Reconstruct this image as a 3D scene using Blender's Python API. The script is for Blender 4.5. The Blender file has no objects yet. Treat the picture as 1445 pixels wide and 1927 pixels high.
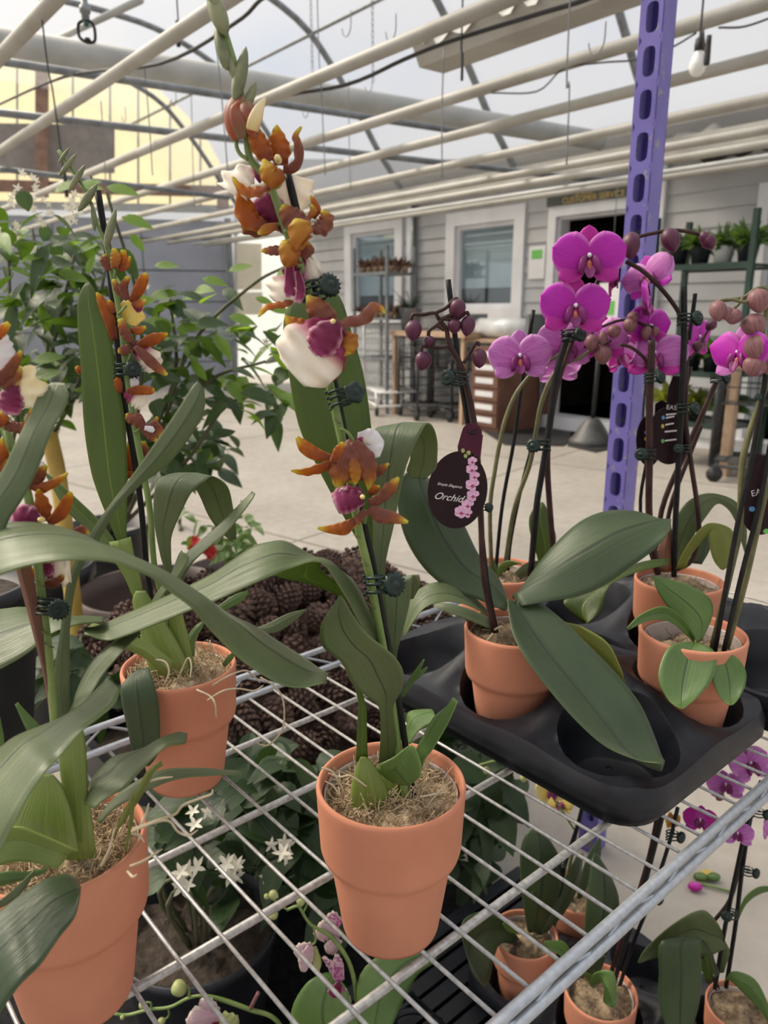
import bpy, bmesh, math, random
from mathutils import Vector, Matrix, geometry
random.seed(7)
R = random.uniform
C = bpy.context.scene.collection
PI = math.pi
# ---------------------------------------------------------------- camera model (1445x1927)
F = 1440.; PITCH = math.atan(378.5/F); H = 1.32
cp, sp = math.cos(PITCH), math.sin(PITCH)
RIGHT = Vector((1,0,0)); UP = Vector((0,sp,cp)); FWD = Vector((0,cp,-sp))
CAM = Vector((0,0,H))
def ray(px,py):
    return RIGHT*((px-722.5)/F)+UP*(-(py-963.5)/F)+FWD
def Y(px,py,y):                     # the point a pixel shows, at world distance y ahead
    d = ray(px,py); return CAM+d*(y/d.y)
def onz(px,py,z):
    d = ray(px,py); return CAM+d*((z-H)/d.z)
def onplane(px,py,n,o):
    d = ray(px,py); return CAM+d*(o/(d.x*n[0]+d.y*n[1]))
def proj(p):
    q = p-CAM; d = q.dot(FWD); return 722.5+F*q.dot(RIGHT)/d, 963.5-F*q.dot(UP)/d
ZS = H-.542                          # shelf deck
U = Vector((-.619,.785,0)); V = Vector((.785,.619,0))      # along the house wall (away), towards the house wall
A = Vector((.755,.656,0)); B = Vector((.656,-.755,0))      # along the shelf, across the shelf towards the front
def ab(a,b,z=0): return A*a+B*b+Vector((0,0,z))
def uv_(u,v,z=0): return U*u+V*v+Vector((0,0,z))
# ---------------------------------------------------------------- materials
def nodes(name):
    m = bpy.data.materials.new(name); m.use_nodes = True
    nt = m.node_tree; nt.nodes.clear()
    out = nt.nodes.new('ShaderNodeOutputMaterial')
    return m, nt, out
def N(nt, t, **kw):
    n = nt.nodes.new(t)
    for k, v in kw.items():
        if k in n.inputs: n.inputs[k].default_value = v
        else: setattr(n, k, v)
    return n
def ramp(nt, fac, stops, interp='LINEAR'):
    r = nt.nodes.new('ShaderNodeValToRGB'); r.color_ramp.interpolation = interp
    e = r.color_ramp.elements
    while len(e) > 1: e.remove(e[-1])
    e[0].position = stops[0][0]; e[0].color = (*stops[0][1], 1)
    for p, c in stops[1:]:
        x = e.new(p); x.color = (*c, 1)
    nt.links.new(fac, r.inputs[0]); return r.outputs[0]
def mixc(nt, f, a, b, mode='MIX'):
    m = nt.nodes.new('ShaderNodeMix'); m.data_type = 'RGBA'; m.blend_type = mode
    for s, v in ((m.inputs[0], f), (m.inputs[6], a), (m.inputs[7], b)):
        if hasattr(v, 'is_output'): nt.links.new(v, s)
        else: s.default_value = v if isinstance(v, float) else (*v[:3], 1)
    return m.outputs[2]
def noise(nt, scale, detail=3., vec=None, rough=.55):
    n = N(nt, 'ShaderNodeTexNoise', Scale=scale, Detail=detail, Roughness=rough)
    if vec is None:
        tc = nt.nodes.new('ShaderNodeTexCoord'); vec = tc.outputs['Object']
    nt.links.new(vec, n.inputs['Vector']); return n.outputs['Fac']
def finish(nt, out, col, rough=.5, bump=None, bstr=.2, bdist=.002, trans=0., tcol=None, spec=.5, metal=0., coat=0., sheen=0.):
    b = N(nt, 'ShaderNodeBsdfPrincipled', Roughness=rough, Metallic=metal)
    b.inputs['Specular IOR Level'].default_value = spec
    b.inputs['Coat Weight'].default_value = coat
    if sheen: b.inputs['Sheen Weight'].default_value = sheen
    if hasattr(col, 'is_output'): nt.links.new(col, b.inputs['Base Color'])
    else: b.inputs['Base Color'].default_value = (*col, 1)
    if bump is not None:
        bn = N(nt, 'ShaderNodeBump', Strength=bstr, Distance=bdist)
        nt.links.new(bump, bn.inputs['Height']); nt.links.new(bn.outputs[0], b.inputs['Normal'])
    sh = b.outputs[0]
    if trans:
        t = nt.nodes.new('ShaderNodeBsdfTranslucent'); tc = tcol if tcol is not None else col
        if hasattr(tc, 'is_output'): nt.links.new(tc, t.inputs[0])
        else: t.inputs[0].default_value = (*tc, 1)
        mx = N(nt, 'ShaderNodeMixShader', Fac=trans)
        nt.links.new(sh, mx.inputs[1]); nt.links.new(t.outputs[0], mx.inputs[2]); sh = mx.outputs[0]
    nt.links.new(sh, out.inputs[0])
def plain(name, c1, c2=None, scale=20., rough=.5, bstr=0., bscale=None, bdist=.002, **kw):
    m, nt, out = nodes(name)
    col = c1
    if c2 is not None:
        col = ramp(nt, noise(nt, scale, 4.), [(.35, c1), (.65, c2)])
    bp = noise(nt, bscale or scale*4, 3.) if bstr else None
    finish(nt, out, col, rough, bp, bstr, bdist, **kw); return m
def uvxy(nt):
    tc = nt.nodes.new('ShaderNodeTexCoord'); s = nt.nodes.new('ShaderNodeSeparateXYZ')
    nt.links.new(tc.outputs['UV'], s.inputs[0]); return tc.outputs['UV'], s.outputs[0], s.outputs[1]
def math_(nt, op, a, b=0.):
    m = nt.nodes.new('ShaderNodeMath'); m.operation = op
    for s, v in zip(m.inputs, (a, b)):
        if hasattr(v, 'is_output'): nt.links.new(v, s)
        else: s.default_value = v
    return m.outputs[0]
def leafmat(name, dark, light, mid, trans=.3, tcol=(.22,.33,.03), rough=.38, veins=1., sheen=0., spec=.85):
    m, nt, out = nodes(name)
    uv, u, v = uvxy(nt)
    mp = N(nt, 'ShaderNodeMapping'); mp.inputs['Scale'].default_value = (60, 1.2, 1); nt.links.new(uv, mp.inputs[0])
    vein = noise(nt, 1., 3., mp.outputs[0])
    blot = noise(nt, 14., 3.)
    f = math_(nt, 'ADD', math_(nt, 'MULTIPLY', vein, .45*veins), math_(nt, 'MULTIPLY', blot, 1-.45*veins))
    col = ramp(nt, f, [(.33, dark), (.68, light)])
    d = math_(nt, 'ABSOLUTE', math_(nt, 'SUBTRACT', u, .5))
    line = ramp(nt, d, [(0., (1,1,1)), (.012, (1,1,1)), (.03, (0,0,0))])
    col = mixc(nt, line, col, mid)
    edge = ramp(nt, d, [(.475, (0,0,0)), (.495, (1,1,1))])
    col = mixc(nt, math_(nt, 'MULTIPLY', edge, .5), col, tuple(x*1.5 for x in light))
    bp = math_(nt, 'ADD', vein, math_(nt, 'MULTIPLY', line, -.8))
    finish(nt, out, col, rough, bp, .5, .0016, trans, mixc(nt, .75, col, tcol), spec, sheen=sheen)
    return m
def petalmat(name, stops, vein=None, rough=.5, trans=.35, edge=None, vscale=40., vamt=.35, along=1, speck=None):
    m, nt, out = nodes(name)
    uv, u, v = uvxy(nt)
    col = ramp(nt, v if along else u, stops)
    if vein:
        mp = N(nt, 'ShaderNodeMapping'); mp.inputs['Scale'].default_value = (vscale, 1.5, 1); nt.links.new(uv, mp.inputs[0])
        vn = ramp(nt, noise(nt, 1., 2., mp.outputs[0]), [(.48, (0,0,0)), (.62, (1,1,1))])
        col = mixc(nt, math_(nt, 'MULTIPLY', vn, vamt), col, vein)
    if speck:
        s = ramp(nt, noise(nt, 220., 2.), [(.5, (0,0,0)), (.56, (1,1,1))])
        col = mixc(nt, math_(nt, 'MULTIPLY', s, .8), col, speck)
    if edge:
        d = math_(nt, 'ABSOLUTE', math_(nt, 'SUBTRACT', u, .5))
        col = mixc(nt, ramp(nt, d, [(.36, (0,0,0)), (.5, (1,1,1))]), col, edge)
    finish(nt, out, col, rough, noise(nt, 300.), .08, .001, trans, None, .4)
    return m
M = {}
M['terracotta'] = plain('terracotta', (.50,.20,.12), (.58,.245,.15), 9., .8, .12, 90., .001, spec=.25)
M['liner'] = plain('clear_liner', (.36,.29,.26), (.46,.39,.36), 12., .35)
M['leafo'] = leafmat('oncidium_leaf', (.048,.083,.017), (.125,.165,.052), (.026,.046,.009), .27, (.28,.38,.005), .36, 1., .08, .9)
M['leafg'] = leafmat('backlit_leaf', (.05,.095,.012), (.10,.15,.022), (.19,.27,.05), .45, (.30,.42,.005), .4)
M['leafp'] = leafmat('moth_orchid_leaf', (.022,.046,.012), (.044,.074,.022), (.016,.03,.009), .15, (.22,.30,.005), .34, .6, .08, .55)
M['leafl'] = leafmat('young_leaf', (.075,.16,.028), (.14,.24,.055), (.05,.11,.025), .28, (.3,.45,.04), .35, .4)
M['leafy'] = leafmat('yellowing_leaf', (.16,.2,.03), (.28,.3,.06), (.2,.26,.05), .4, (.4,.45,.03), .4, .8)
M['leaf_dry'] = leafmat('dried_sheath', (.10,.028,.012), (.26,.09,.04), (.12,.04,.02), .15, (.5,.2,.05), .45)
M['bulb'] = leafmat('pseudobulb_skin', (.13,.2,.035), (.24,.32,.06), (.16,.22,.05), .12, (.3,.42,.05), .4, 1.4)
M['stalk'] = plain('green_stalk', (.12,.19,.045), (.2,.27,.08), 25., .45)
M['stalko'] = plain('olive_stalk', (.085,.085,.035), (.15,.14,.06), 40., .45)
M['stalkp'] = plain('dark_purple_stalk', (.028,.012,.012), (.055,.026,.022), 40., .5, spec=.25)
M['spike'] = plain('spike_bud_scale', (.10,.12,.05), (.2,.21,.11), 60., .5)
M['stake'] = plain('black_stake', (.006,.006,.006), (.014,.014,.015), 60., .5, spec=.25)
M['clip'] = plain('dark_green_clip', (.006,.015,.012), (.014,.032,.026), 80., .35, spec=.35)
M['tepal'] = petalmat('orange_tepal', [(0,(.20,.04,.02)),(.35,(.42,.10,.015)),(.70,(.58,.18,.012)),(.84,(.7,.42,.02)),(.93,(.75,.68,.06))], (.22,.05,.01), .42, .42, (.55,.2,.03), 14., .45)
M['tepalb'] = petalmat('brown_tepal', [(0,(.2,.055,.04)),(.5,(.22,.065,.035)),(.74,(.36,.11,.025)),(.86,(.62,.36,.03)),(.94,(.72,.66,.08))], (.12,.025,.015), .4, .3, (.3,.12,.07), 14., .5)
M['tepaly'] = petalmat('yellow_tepal', [(0,(.30,.08,.02)),(.45,(.50,.20,.025)),(.72,(.58,.30,.03)),(.86,(.68,.52,.06)),(1,(.75,.7,.1))], (.4,.14,.02), .45, .4, (.55,.22,.05), 10., .35)
M['lip'] = petalmat('white_lip', [(0,(.22,.012,.06)),(.22,(.24,.012,.07)),(.38,(.32,.03,.11)),(.45,(.70,.40,.42)),(.52,(.86,.78,.68)),(1,(.9,.85,.76))], (.8,.7,.62), .55, .35, None, 16., .12)
M['lipm'] = petalmat('magenta_lip', [(0,(.14,.008,.045)),(.5,(.22,.014,.075)),(.82,(.38,.05,.17)),(1,(.8,.5,.58))], (.13,.008,.04), .5, .3, (.7,.35,.45), 16., .4)
M['lipc'] = petalmat('cream_lip', [(0,(.8,.66,.32)),(.5,(.88,.78,.52)),(1,(.92,.86,.68))], (.8,.66,.4), .5, .4, None, 14., .3)
M['lipw'] = petalmat('pure_white_lip', [(0,(.8,.7,.74)),(.4,(.84,.82,.84)),(1,(.86,.85,.87))], None, .5, .3)
M['lipy'] = petalmat('yellow_lip', [(0,(.7,.5,.1)),(.4,(.85,.7,.2)),(1,(.88,.78,.35))], None, .5, .35)
M['column'] = plain('yellow_column', (.75,.6,.2), (.85,.75,.45), 200., .4)
M['phal'] = petalmat('magenta_petal', [(0,(.45,.01,.36)),(.4,(.55,.02,.48)),(1,(.58,.04,.54))], (.40,.005,.36), .5, .35, (.72,.22,.66), 26., .4)
M['phals'] = petalmat('magenta_sepal', [(0,(.6,.12,.5)),(.4,(.55,.02,.36)),(1,(.58,.03,.4))], (.42,.01,.3), .5, .35, (.66,.1,.5), 20., .4)
M['phall'] = petalmat('pink_petal', [(0,(.6,.16,.52)),(.5,(.64,.22,.6)),(1,(.68,.3,.66))], (.48,.05,.45), .5, .35, (.78,.45,.74), 30., .7)
M['philip'] = petalmat('dark_lip', [(0,(.6,.3,.12)),(.3,(.42,.05,.12)),(1,(.3,.01,.22))], (.5,.12,.05), .4, .2)
M['budp'] = petalmat('purple_bud', [(0,(.075,.016,.04)),(1,(.10,.018,.05))], (.05,.01,.028), .42, 0., None, 20., .6)
M['budd'] = petalmat('dusty_bud', [(0,(.20,.085,.085)),(1,(.27,.125,.135))], (.12,.04,.055), .45, 0., None, 30., .7)
M['budr'] = petalmat('red_brown_bud', [(0,(.16,.1,.04)),(.4,(.25,.05,.03)),(1,(.4,.08,.03))], (.2,.16,.08), .45, .15, None, 10., .6)
M['budg'] = petalmat('green_bud', [(0,(.35,.38,.14)),(1,(.45,.47,.22))], (.3,.32,.12), .45, .1, None, 20., .4)
M['moss'] = plain('dry_sphagnum_moss', (.34,.25,.15), (.62,.49,.33), 70., .95, .8, 260., .004, spec=.1)
M['bark'] = plain('potting_bark', (.1,.065,.04), (.32,.24,.15), 55., .9, .8, 120., .004)
M['soil'] = plain('dark_soil', (.02,.014,.01), (.06,.042,.03), 60., .95, .9, 90., .006)
M['root'] = plain('pale_root', (.42,.34,.22), (.6,.5,.36), 80., .7)
M['galv'] = plain('galvanised_wire', (.30,.295,.29), (.46,.45,.44), 160., .42, .25, 300., .0006, metal=.35)
M['rail'] = plain('galvanised_rail', (.36,.39,.43), (.46,.49,.53), 120., .36, .1, 220., .0004, metal=.45)
M['blackp'] = plain('black_plastic', (.005,.006,.010), (.011,.013,.019), 30., .42, .12, 160., .0008, spec=.4)
M['blackpot'] = plain('black_nursery_pot', (.014,.016,.022), (.03,.032,.04), 8., .5)
M['brownpot'] = plain('brown_plastic_planter', (.075,.05,.046), (.12,.085,.078), 6., .5)
M['cone'] = plain('pine_cone_scale', (.05,.026,.02), (.13,.075,.055), 60., .8, .3, 120., .002)
M['white'] = plain('white_paint', (.66,.67,.7), (.74,.75,.78), 3., .5)
M['pipe'] = plain('white_roof_pipe', (.30,.285,.25), (.38,.37,.34), 3., .5, .1, 30., .002)
M['duct'] = plain('grey_duct_pipe', (.34,.35,.34), (.44,.445,.43), 4., .5)
M['steel'] = plain('dark_galvanised_bar', (.15,.165,.18), (.24,.255,.27), 12., .45, metal=.3)
M['dark'] = plain('black_rubber', (.012,.012,.013), (.025,.025,.027), 20., .6)
M['wood'] = plain('brown_timber', (.17,.1,.07), (.28,.17,.12), 6., .7)
M['palewood'] = plain('pale_plywood', (.4,.27,.18), (.52,.37,.25), 6., .65)
M['icon_b'] = plain('blue_print', (.1,.3,.6), None); M['icon_y'] = plain('yellow_print', (.6,.5,.1), None); M['icon_g'] = plain('green_print', (.15,.5,.1), None)
M['redf'] = plain('red_flower', (.5,.02,.02), (.65,.05,.04), 60., .5)
M['lobe'] = plain('dark_magenta_lobe', (.13,.004,.085), (.22,.008,.15), 300., .45)
M['throat'] = plain('orange_throat', (.36,.05,.06), (.48,.18,.06), 300., .45)
EXPOSURE = -.10; SKY = .94; ZEN = 1.5; SUN = 3.2; SUN_HEAD = -66; SUN_EL = 44; GLOW = 9.
# ---------------------------------------------------------------- geometry helpers
def link_mesh(name, verts, faces, mat, parent=None, uvs=None, smooth=True, thick=0., off=0.):
    me = bpy.data.meshes.new(name); me.from_pydata([tuple(v) for v in verts], [], faces)
    if uvs is not None:
        l = me.uv_layers.new(name='UVMap')
        d = [0.]*(2*len(me.loops))
        for i, lp in enumerate(me.loops): d[2*i], d[2*i+1] = uvs[lp.vertex_index]
        l.data.foreach_set('uv', d)
    if smooth: me.polygons.foreach_set('use_smooth', [True]*len(me.polygons))
    me.update()
    o = bpy.data.objects.new(name, me); C.objects.link(o)
    if mat is not None: me.materials.append(M[mat] if isinstance(mat, str) else mat)
    if thick:
        s = o.modifiers.new('thickness', 'SOLIDIFY'); s.thickness = thick; s.offset = off
    if parent is not None: adopt(o, parent)
    return o
def adopt(o, p):
    o.parent = p
    w = Matrix.Translation(p.location)
    if p.parent is not None: w = Matrix.Translation(p.get('w', (0, 0, 0)))
    o.matrix_parent_inverse = w.inverted()
def tag(o, label, cat, group=None):
    o['label'] = label; o['category'] = cat
    if group: o['group'] = group
    return o
def struct(o): o['kind'] = 'structure'; return o
def thing(name, label, cat, loc, group=None):
    o = bpy.data.objects.new(name, None); C.objects.link(o); o.location = loc; o.empty_display_size = .02
    return tag(o, label, cat, group)
def sub(name, parent, loc):           # a part made of pieces
    o = bpy.data.objects.new(name, None); C.objects.link(o); o.empty_display_size = .01
    o.location = loc; o['w'] = list(loc); adopt(o, parent); return o
def cr(P, t):                          # Catmull-Rom through a list of Vectors
    n = len(P)-1; x = min(max(t, 0.), 1.)*n; i = min(int(x), n-1); f = x-i
    p1, p2 = P[i], P[i+1]
    p0 = P[i-1] if i else p1*2-p2
    p3 = P[i+2] if i+2 <= n else p2*2-p1
    return .5*((2*p1)+(p2-p0)*f+(2*p0-5*p1+4*p2-p3)*f*f+(3*p1-p0-3*p2+p3)*f**3)
class MB:
    def __init__(s): s.v = []; s.f = []; s.uv = []
    def add(s, vs, fs, uvs=None):
        k = len(s.v); s.v += [Vector(v) for v in vs]; s.f += [tuple(i+k for i in f) for f in fs]
        s.uv += uvs if uvs else [(0., 0.)]*len(vs)
    def tube(s, P, r, seg=8, n=None, cap=True):
        P = [Vector(p) for p in P]
        rs = r if isinstance(r, (list, tuple)) else [r]*len(P)
        if n is None: n = max(1, (len(P)-1)*5 if len(P) > 2 else 1)
        pts = [cr(P, i/n) for i in range(n+1)]
        rr = [cr([Vector((q,0,0)) for q in rs], i/n).x for i in range(n+1)]
        t = (pts[1]-pts[0]).normalized()
        a = t.orthogonal().normalized(); vs = []; fs = []; uvs = []
        for i, p in enumerate(pts):
            t = (pts[min(i+1, n)]-pts[max(i-1, 0)]).normalized()
            a = (a-t*a.dot(t)).normalized(); b = t.cross(a)
            for j in range(seg):
                q = 2*PI*j/seg; vs.append(p+(a*math.cos(q)+b*math.sin(q))*rr[i]); uvs.append((j/seg, i/n))
        for i in range(n):
            for j in range(seg):
                k = (j+1) % seg; fs.append((i*seg+j, i*seg+k, (i+1)*seg+k, (i+1)*seg+j))
        if cap: fs.append(tuple(range(seg))[::-1]); fs.append(tuple(n*seg+j for j in range(seg)))
        s.add(vs, fs, uvs); return s
    def lathe(s, prof, seg=40, M4=None, mod=None):
        vs = []; fs = []; uvs = []
        for i, (r, z) in enumerate(prof):
            for j in range(seg):
                q = 2*PI*j/seg; k = mod(q, i/(len(prof)-1)) if mod else 1.
                vs.append(Vector((r*k*math.cos(q), r*k*math.sin(q), z))); uvs.append((j/seg, i/(len(prof)-1)))
        for i in range(len(prof)-1):
            for j in range(seg):
                k = (j+1) % seg; fs.append((i*seg+j, i*seg+k, (i+1)*seg+k, (i+1)*seg+j))
        if M4 is not None: vs = [M4 @ v for v in vs]
        s.add(vs, fs, uvs); return s
    def box(s, c, sx, sy, sz, ax=Vector((1,0,0)), ay=Vector((0,1,0)), az=Vector((0,0,1))):
        c = Vector(c); vs = [c+ax*(sx/2*i)+ay*(sy/2*j)+az*(sz/2*k) for i in (-1,1) for j in (-1,1) for k in (-1,1)]
        s.add(vs, [(0,1,3,2),(4,6,7,5),(0,4,5,1),(2,3,7,6),(0,2,6,4),(1,5,7,3)]); return s
    def prism(s, poly, d):             # polygon extruded by vector d
        n = len(poly); d = Vector(d)
        s.add(list(poly)+[Vector(p)+d for p in poly], [tuple(range(n))[::-1], tuple(range(n, 2*n))]+[(i, (i+1) % n, n+(i+1) % n, n+i) for i in range(n)]); return s
    def blob(s, c, rx, ry, rz, M3=None, seg=10, rings=7, f=None):
        vs = []; fs = []; uvs = []; c = Vector(c)
        for i in range(rings+1):
            th = PI*i/rings
            for j in range(seg):
                q = 2*PI*j/seg
                p = Vector((math.sin(th)*math.cos(q), math.sin(th)*math.sin(q), math.cos(th)))
                if f: p = p*f(p)
                p = Vector((p.x*rx, p.y*ry, p.z*rz))
                vs.append(c+(M3 @ p if M3 is not None else p)); uvs.append((j/seg, i/rings))
        for i in range(rings):
            for j in range(seg):
                k = (j+1) % seg; fs.append((i*seg+j, (i+1)*seg+j, (i+1)*seg+k, i*seg+k))
        s.add(vs, fs, uvs); return s
    def build(s, name, mat, parent=None, smooth=True, thick=0.):
        return link_mesh(name, s.v, s.f, mat, parent, s.uv, smooth, thick)
def flat(o):
    o.data.polygons.foreach_set('use_smooth', [False]*len(o.data.polygons)); return o
def ribbon_mesh(secs, n=None, m=8, cup=0., fold=0., ruffle=0., rf=5., rs=0.):
    """secs: [(left edge point, right edge point), ...]"""
    L = [a for a, b in secs]; Rr = [b for a, b in secs]
    n = n or max(10, (len(secs)-1)*4)
    vs = []; fs = []; uvs = []
    cl = [cr(L, i/n) for i in range(n+1)]; crr = [cr(Rr, i/n) for i in range(n+1)]
    mid = [(a+b)*.5 for a, b in zip(cl, crr)]
    for i in range(n+1):
        t = (mid[min(i+1, n)]-mid[max(i-1, 0)]); w = crr[i]-cl[i]
        nn = w.cross(t)
        nn = nn.normalized() if nn.length > 1e-9 else Vector((0,-1,0))
        wl = w.length
        for j in range(m+1):
            u = j/m; e = abs(2*u-1)
            p = cl[i]+w*u
            p = p+nn*(wl*(cup*(1-e*e)+fold*(1-e)))
            if ruffle: p = p+nn*(ruffle*min(1.2, wl/.013)*e**2*math.sin(rf*2*PI*i/n+rs+(u > .5)*2.1))
            vs.append(p); uvs.append((u, i/n))
    for i in range(n):
        for j in range(m):
            a = i*(m+1)+j; fs.append((a, a+1, a+m+2, a+m+1))
    return vs, fs, uvs
def leaf(parent, secs, y0, y1=None, mat='leafo', name='leaf', cup=0., fold=.10, thick=.0011, dy=0., ruffle=0., arc=0., ys=None):
    """edges given as picture points at a world distance y (from y0 at the base to y1 at the tip);
    dy turns the blade: its second edge lies dy further away"""
    y1 = y0 if y1 is None else y1; P = []
    n = len(secs)-1
    for i, s in enumerate(secs):
        t = i/n; y = ys[i] if ys else y0+(y1-y0)*t+arc*4*t*(1-t)
        P.append((Y(s[0], s[1], y-dy/2), Y(s[2], s[3], y+dy/2)))
    v, f, u = ribbon_mesh(P, cup=cup, fold=fold, m=10, ruffle=ruffle)
    return link_mesh(name, v, f, mat, parent, u, True, thick)
def petal(parent, pts, y, mat='tepal', name='petal', tilt=0., cup=.14, ruffle=.0015, thick=.00045, rf=4.5, dys=None):
    """a tepal drawn along picture points (x, y, half width in picture units); tilt turns it about its own axis; dys: distance offsets"""
    P = []; n = len(pts)
    for i, (x, yy, w) in enumerate(pts):
        a = pts[max(i-1, 0)]; b = pts[min(i+1, n-1)]
        tx, ty = b[0]-a[0], b[1]-a[1]; l = math.hypot(tx, ty) or 1.
        nx, ny = -ty/l*w, tx/l*w
        yc = y+(dys[i] if dys else 0.)
        d = tilt*w/F*y
        P.append((Y(x-nx, yy-ny, yc-d), Y(x+nx, yy+ny, yc+d)))
    v, f, u = ribbon_mesh(P, n=(n-1)*8, m=8, cup=cup, ruffle=ruffle, rf=rf, rs=R(0, 6))
    return link_mesh(name, v, f, mat, parent, u, True, thick)
def stem(parent, pts, y, r, mat='stalk', name='stem', seg=10, ys=None):
    P = [Y(p[0], p[1], ys[i] if ys else (p[2] if len(p) > 2 else y)) for i, p in enumerate(pts)]
    return MB().tube(P, r, seg).build(name, mat, parent)
def pxm(y): return y/F*1.0              # metres per picture unit at distance y (near the axis)
# frames for flowers: a picture-facing basis turned by yaw / pitch / roll
def facing(yaw=0., pitch=0., roll=0.):
    base = Matrix((RIGHT, UP, -FWD)).transposed()      # columns: right, up, towards the camera
    r = Matrix.Rotation(math.radians(yaw), 3, 'Y') @ Matrix.Rotation(math.radians(-pitch), 3, 'X') @ Matrix.Rotation(math.radians(roll), 3, 'Z')
    return base @ r
def outline_petal(fn, L, W, n=14, m=10, cup=.1, curl=0., ruffle=0.):
    """flat petal along +Y from the origin, half width W*fn(t), bowed in Z"""
    vs = []; fs = []; uvs = []
    for i in range(n+1):
        t = i/n; w = W*fn(t)
        for j in range(m+1):
            u = j/m; e = 2*u-1
            x = e*w; yy = L*t-abs(e)**2*w*.15*(t > .6)
            z = cup*W*(1-e*e)+curl*L*t*t+ruffle*e*e*math.sin(9*t+3*(u > .5))
            vs.append(Vector((x, yy, z))); uvs.append((u, t))
    for i in range(n):
        for j in range(m):
            a = i*(m+1)+j; fs.append((a, a+1, a+m+2, a+m+1))
    return vs, fs, uvs
def put_petal(parent, name, pm, rot, c, off, mat, thick=.0007):
    v, f, u = pm
    return link_mesh(name, [c+rot @ (off+x) for x in v], f, mat, parent, u, True, thick)
RZ = lambda d: Matrix.Rotation(math.radians(d), 3, 'Z')
RX = lambda d: Matrix.Rotation(math.radians(d), 3, 'X')
def circ(t, k=.55): return max(0., 1-(2*abs(t-k)/(1.1 if t < k else 2*(1-k)))**2)**.5 if 0 < t < 1 else 0.
def round_petal(t):                    # broad rounded petal of a moth orchid
    return max(.10*(1-t), max(0., 1-((t-.53)/.47)**2 if t > .53 else 1-((t-.53)/.60)**2)**.5)
def sepal_fn(t): return (.25+.75*math.sin(min(1, t/.55)*PI/2)) if t < .5 else max(0., 1-((t-.5)/.5)**2.2)**.6*.985
def phal_flower(parent, px, py, y, size, yaw=0., pitch=0., roll=0., pm='phal', sm='phals', cupk=.15, close=0.):
    """size: petal span in metres"""
    c = Y(px, py, y); q = facing(yaw, pitch, roll); f = sub('flower', parent, c)
    k = size/2.
    for a in (90, 214, 326):
        rot = q @ RZ(a-90) @ RX(8+close)
        put_petal(f, 'sepal', outline_petal(sepal_fn, k*(.86 if a == 90 else .92), k*.33, cup=.15, curl=-.03), rot, c, Vector((0, k*.06, -.003)), sm)
    for sgn in (1, -1):
        rot = q @ RZ(sgn*-73) @ RX(4+close)
        put_petal(f, 'petal', outline_petal(round_petal, k*1.04, k*.60, n=18, m=12, cup=cupk, curl=-.04, ruffle=k*.02), rot @ Matrix.Rotation(sgn*.12, 3, 'Y'), c, Vector((0, k*.03, .0015)), pm)
    # lip: two upturned side lobes, a mid lobe, and the column above
    for sgn in (1, -1):
        MB().blob(c+q @ Vector((sgn*k*.17, -k*.17, k*.12)), k*.115, k*.29, k*.20, q @ RZ(sgn*14) @ Matrix.Rotation(sgn*.5, 3, 'Y'), 12, 9).build('lip_lobe', 'lobe', f)
    MB().blob(c+q @ Vector((0, -k*.20, k*.10)), k*.10, k*.17, k*.12, q, 10, 7).build('throat', 'throat', f)
    put_petal(f, 'lip', outline_petal(lambda t: .5+.5*math.sin(PI*min(1, t*1.1))*(1-.4*t), k*.34, k*.17, cup=-.3, curl=-.1), q @ RZ(180) @ RX(20), c, Vector((0, k*.28, .006)), 'lobe')
    col = MB().blob(c+q @ Vector((0, k*.08, k*.16)), k*.06, k*.07, k*.09, q)
    col.build('column', 'white', f)
    return f
def bud(parent, px, py, y, w, h, ang=0., mat='budp', name='bud', dep=None):
    """an ovoid bud with three grooves; ang: direction of its tip in the picture (0 = down)"""
    c = Y(px, py, y); q = facing(0, 0, ang)
    k = y/F
    prof = []
    for i in range(11):
        t = i/10; r = math.sin(PI*t**.92)**.62*(1-.12*t) if 0 < t < 1 else .02
        prof.append((max(r, .02)*w/2*k*1.1, (.5-t)*h*k))
    m4 = Matrix.Translation(c) @ (q @ RX(90).inverted()).to_4x4() if False else Matrix.Translation(c) @ (q @ Matrix(((1,0,0),(0,0,1),(0,-1,0)))).to_4x4()
    ph = R(0, 2)
    return MB().lathe(prof, 18, m4, lambda a, t: 1-.10*abs(math.cos(1.5*(a+ph)))**14*math.sin(PI*t)).build(name, mat, parent)
def clip(parent, px, py, y, s=1., ang=0., side=1, style=0):
    """spring orchid clip: a scalloped rosette with two wire jaws round the stem"""
    k = s*.0085; c = Y(px, py, y); q = facing(0, 0, ang)
    m = MB()
    cr_ = c+q @ Vector((side*k*1.5, 0, k*.9))
    n = 8 if style == 0 else 2.5
    for face in (1, -1):
        prof = [(k*1.05, 0), (k*1.0, k*.25), (k*.62, k*.42), (k*.42, k*.28), (k*.26, k*.5), (k*.01, k*.55)]
        m4 = Matrix.Translation(cr_) @ (q @ Matrix.Rotation(.5*side, 3, 'Y')).to_4x4() @ Matrix.Scale(face, 4, Vector((0,0,1)))
        m.lathe(prof, 32, m4, lambda a, t: 1-.24*(1-t)*abs(math.sin(n*a))**1.5)
    for dz in (-.55, .1, .6):
        ring = []
        for i in range(17):
            a = -.3+2*PI*i/17
            ring.append(c+q @ Vector((side*(k*.25+k*.95*math.cos(a)), dz*k, k*.95*math.sin(a))))
        m.tube(ring, k*.13, 6, 40)
    for i in range(4):
        m.blob(c+q @ Vector((-side*k*.85, (-.75+i*.5)*k, .1*k)), k*.16, k*.16, k*.16, None, 6, 4)
    return m.build('clip', 'clip', parent)
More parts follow.
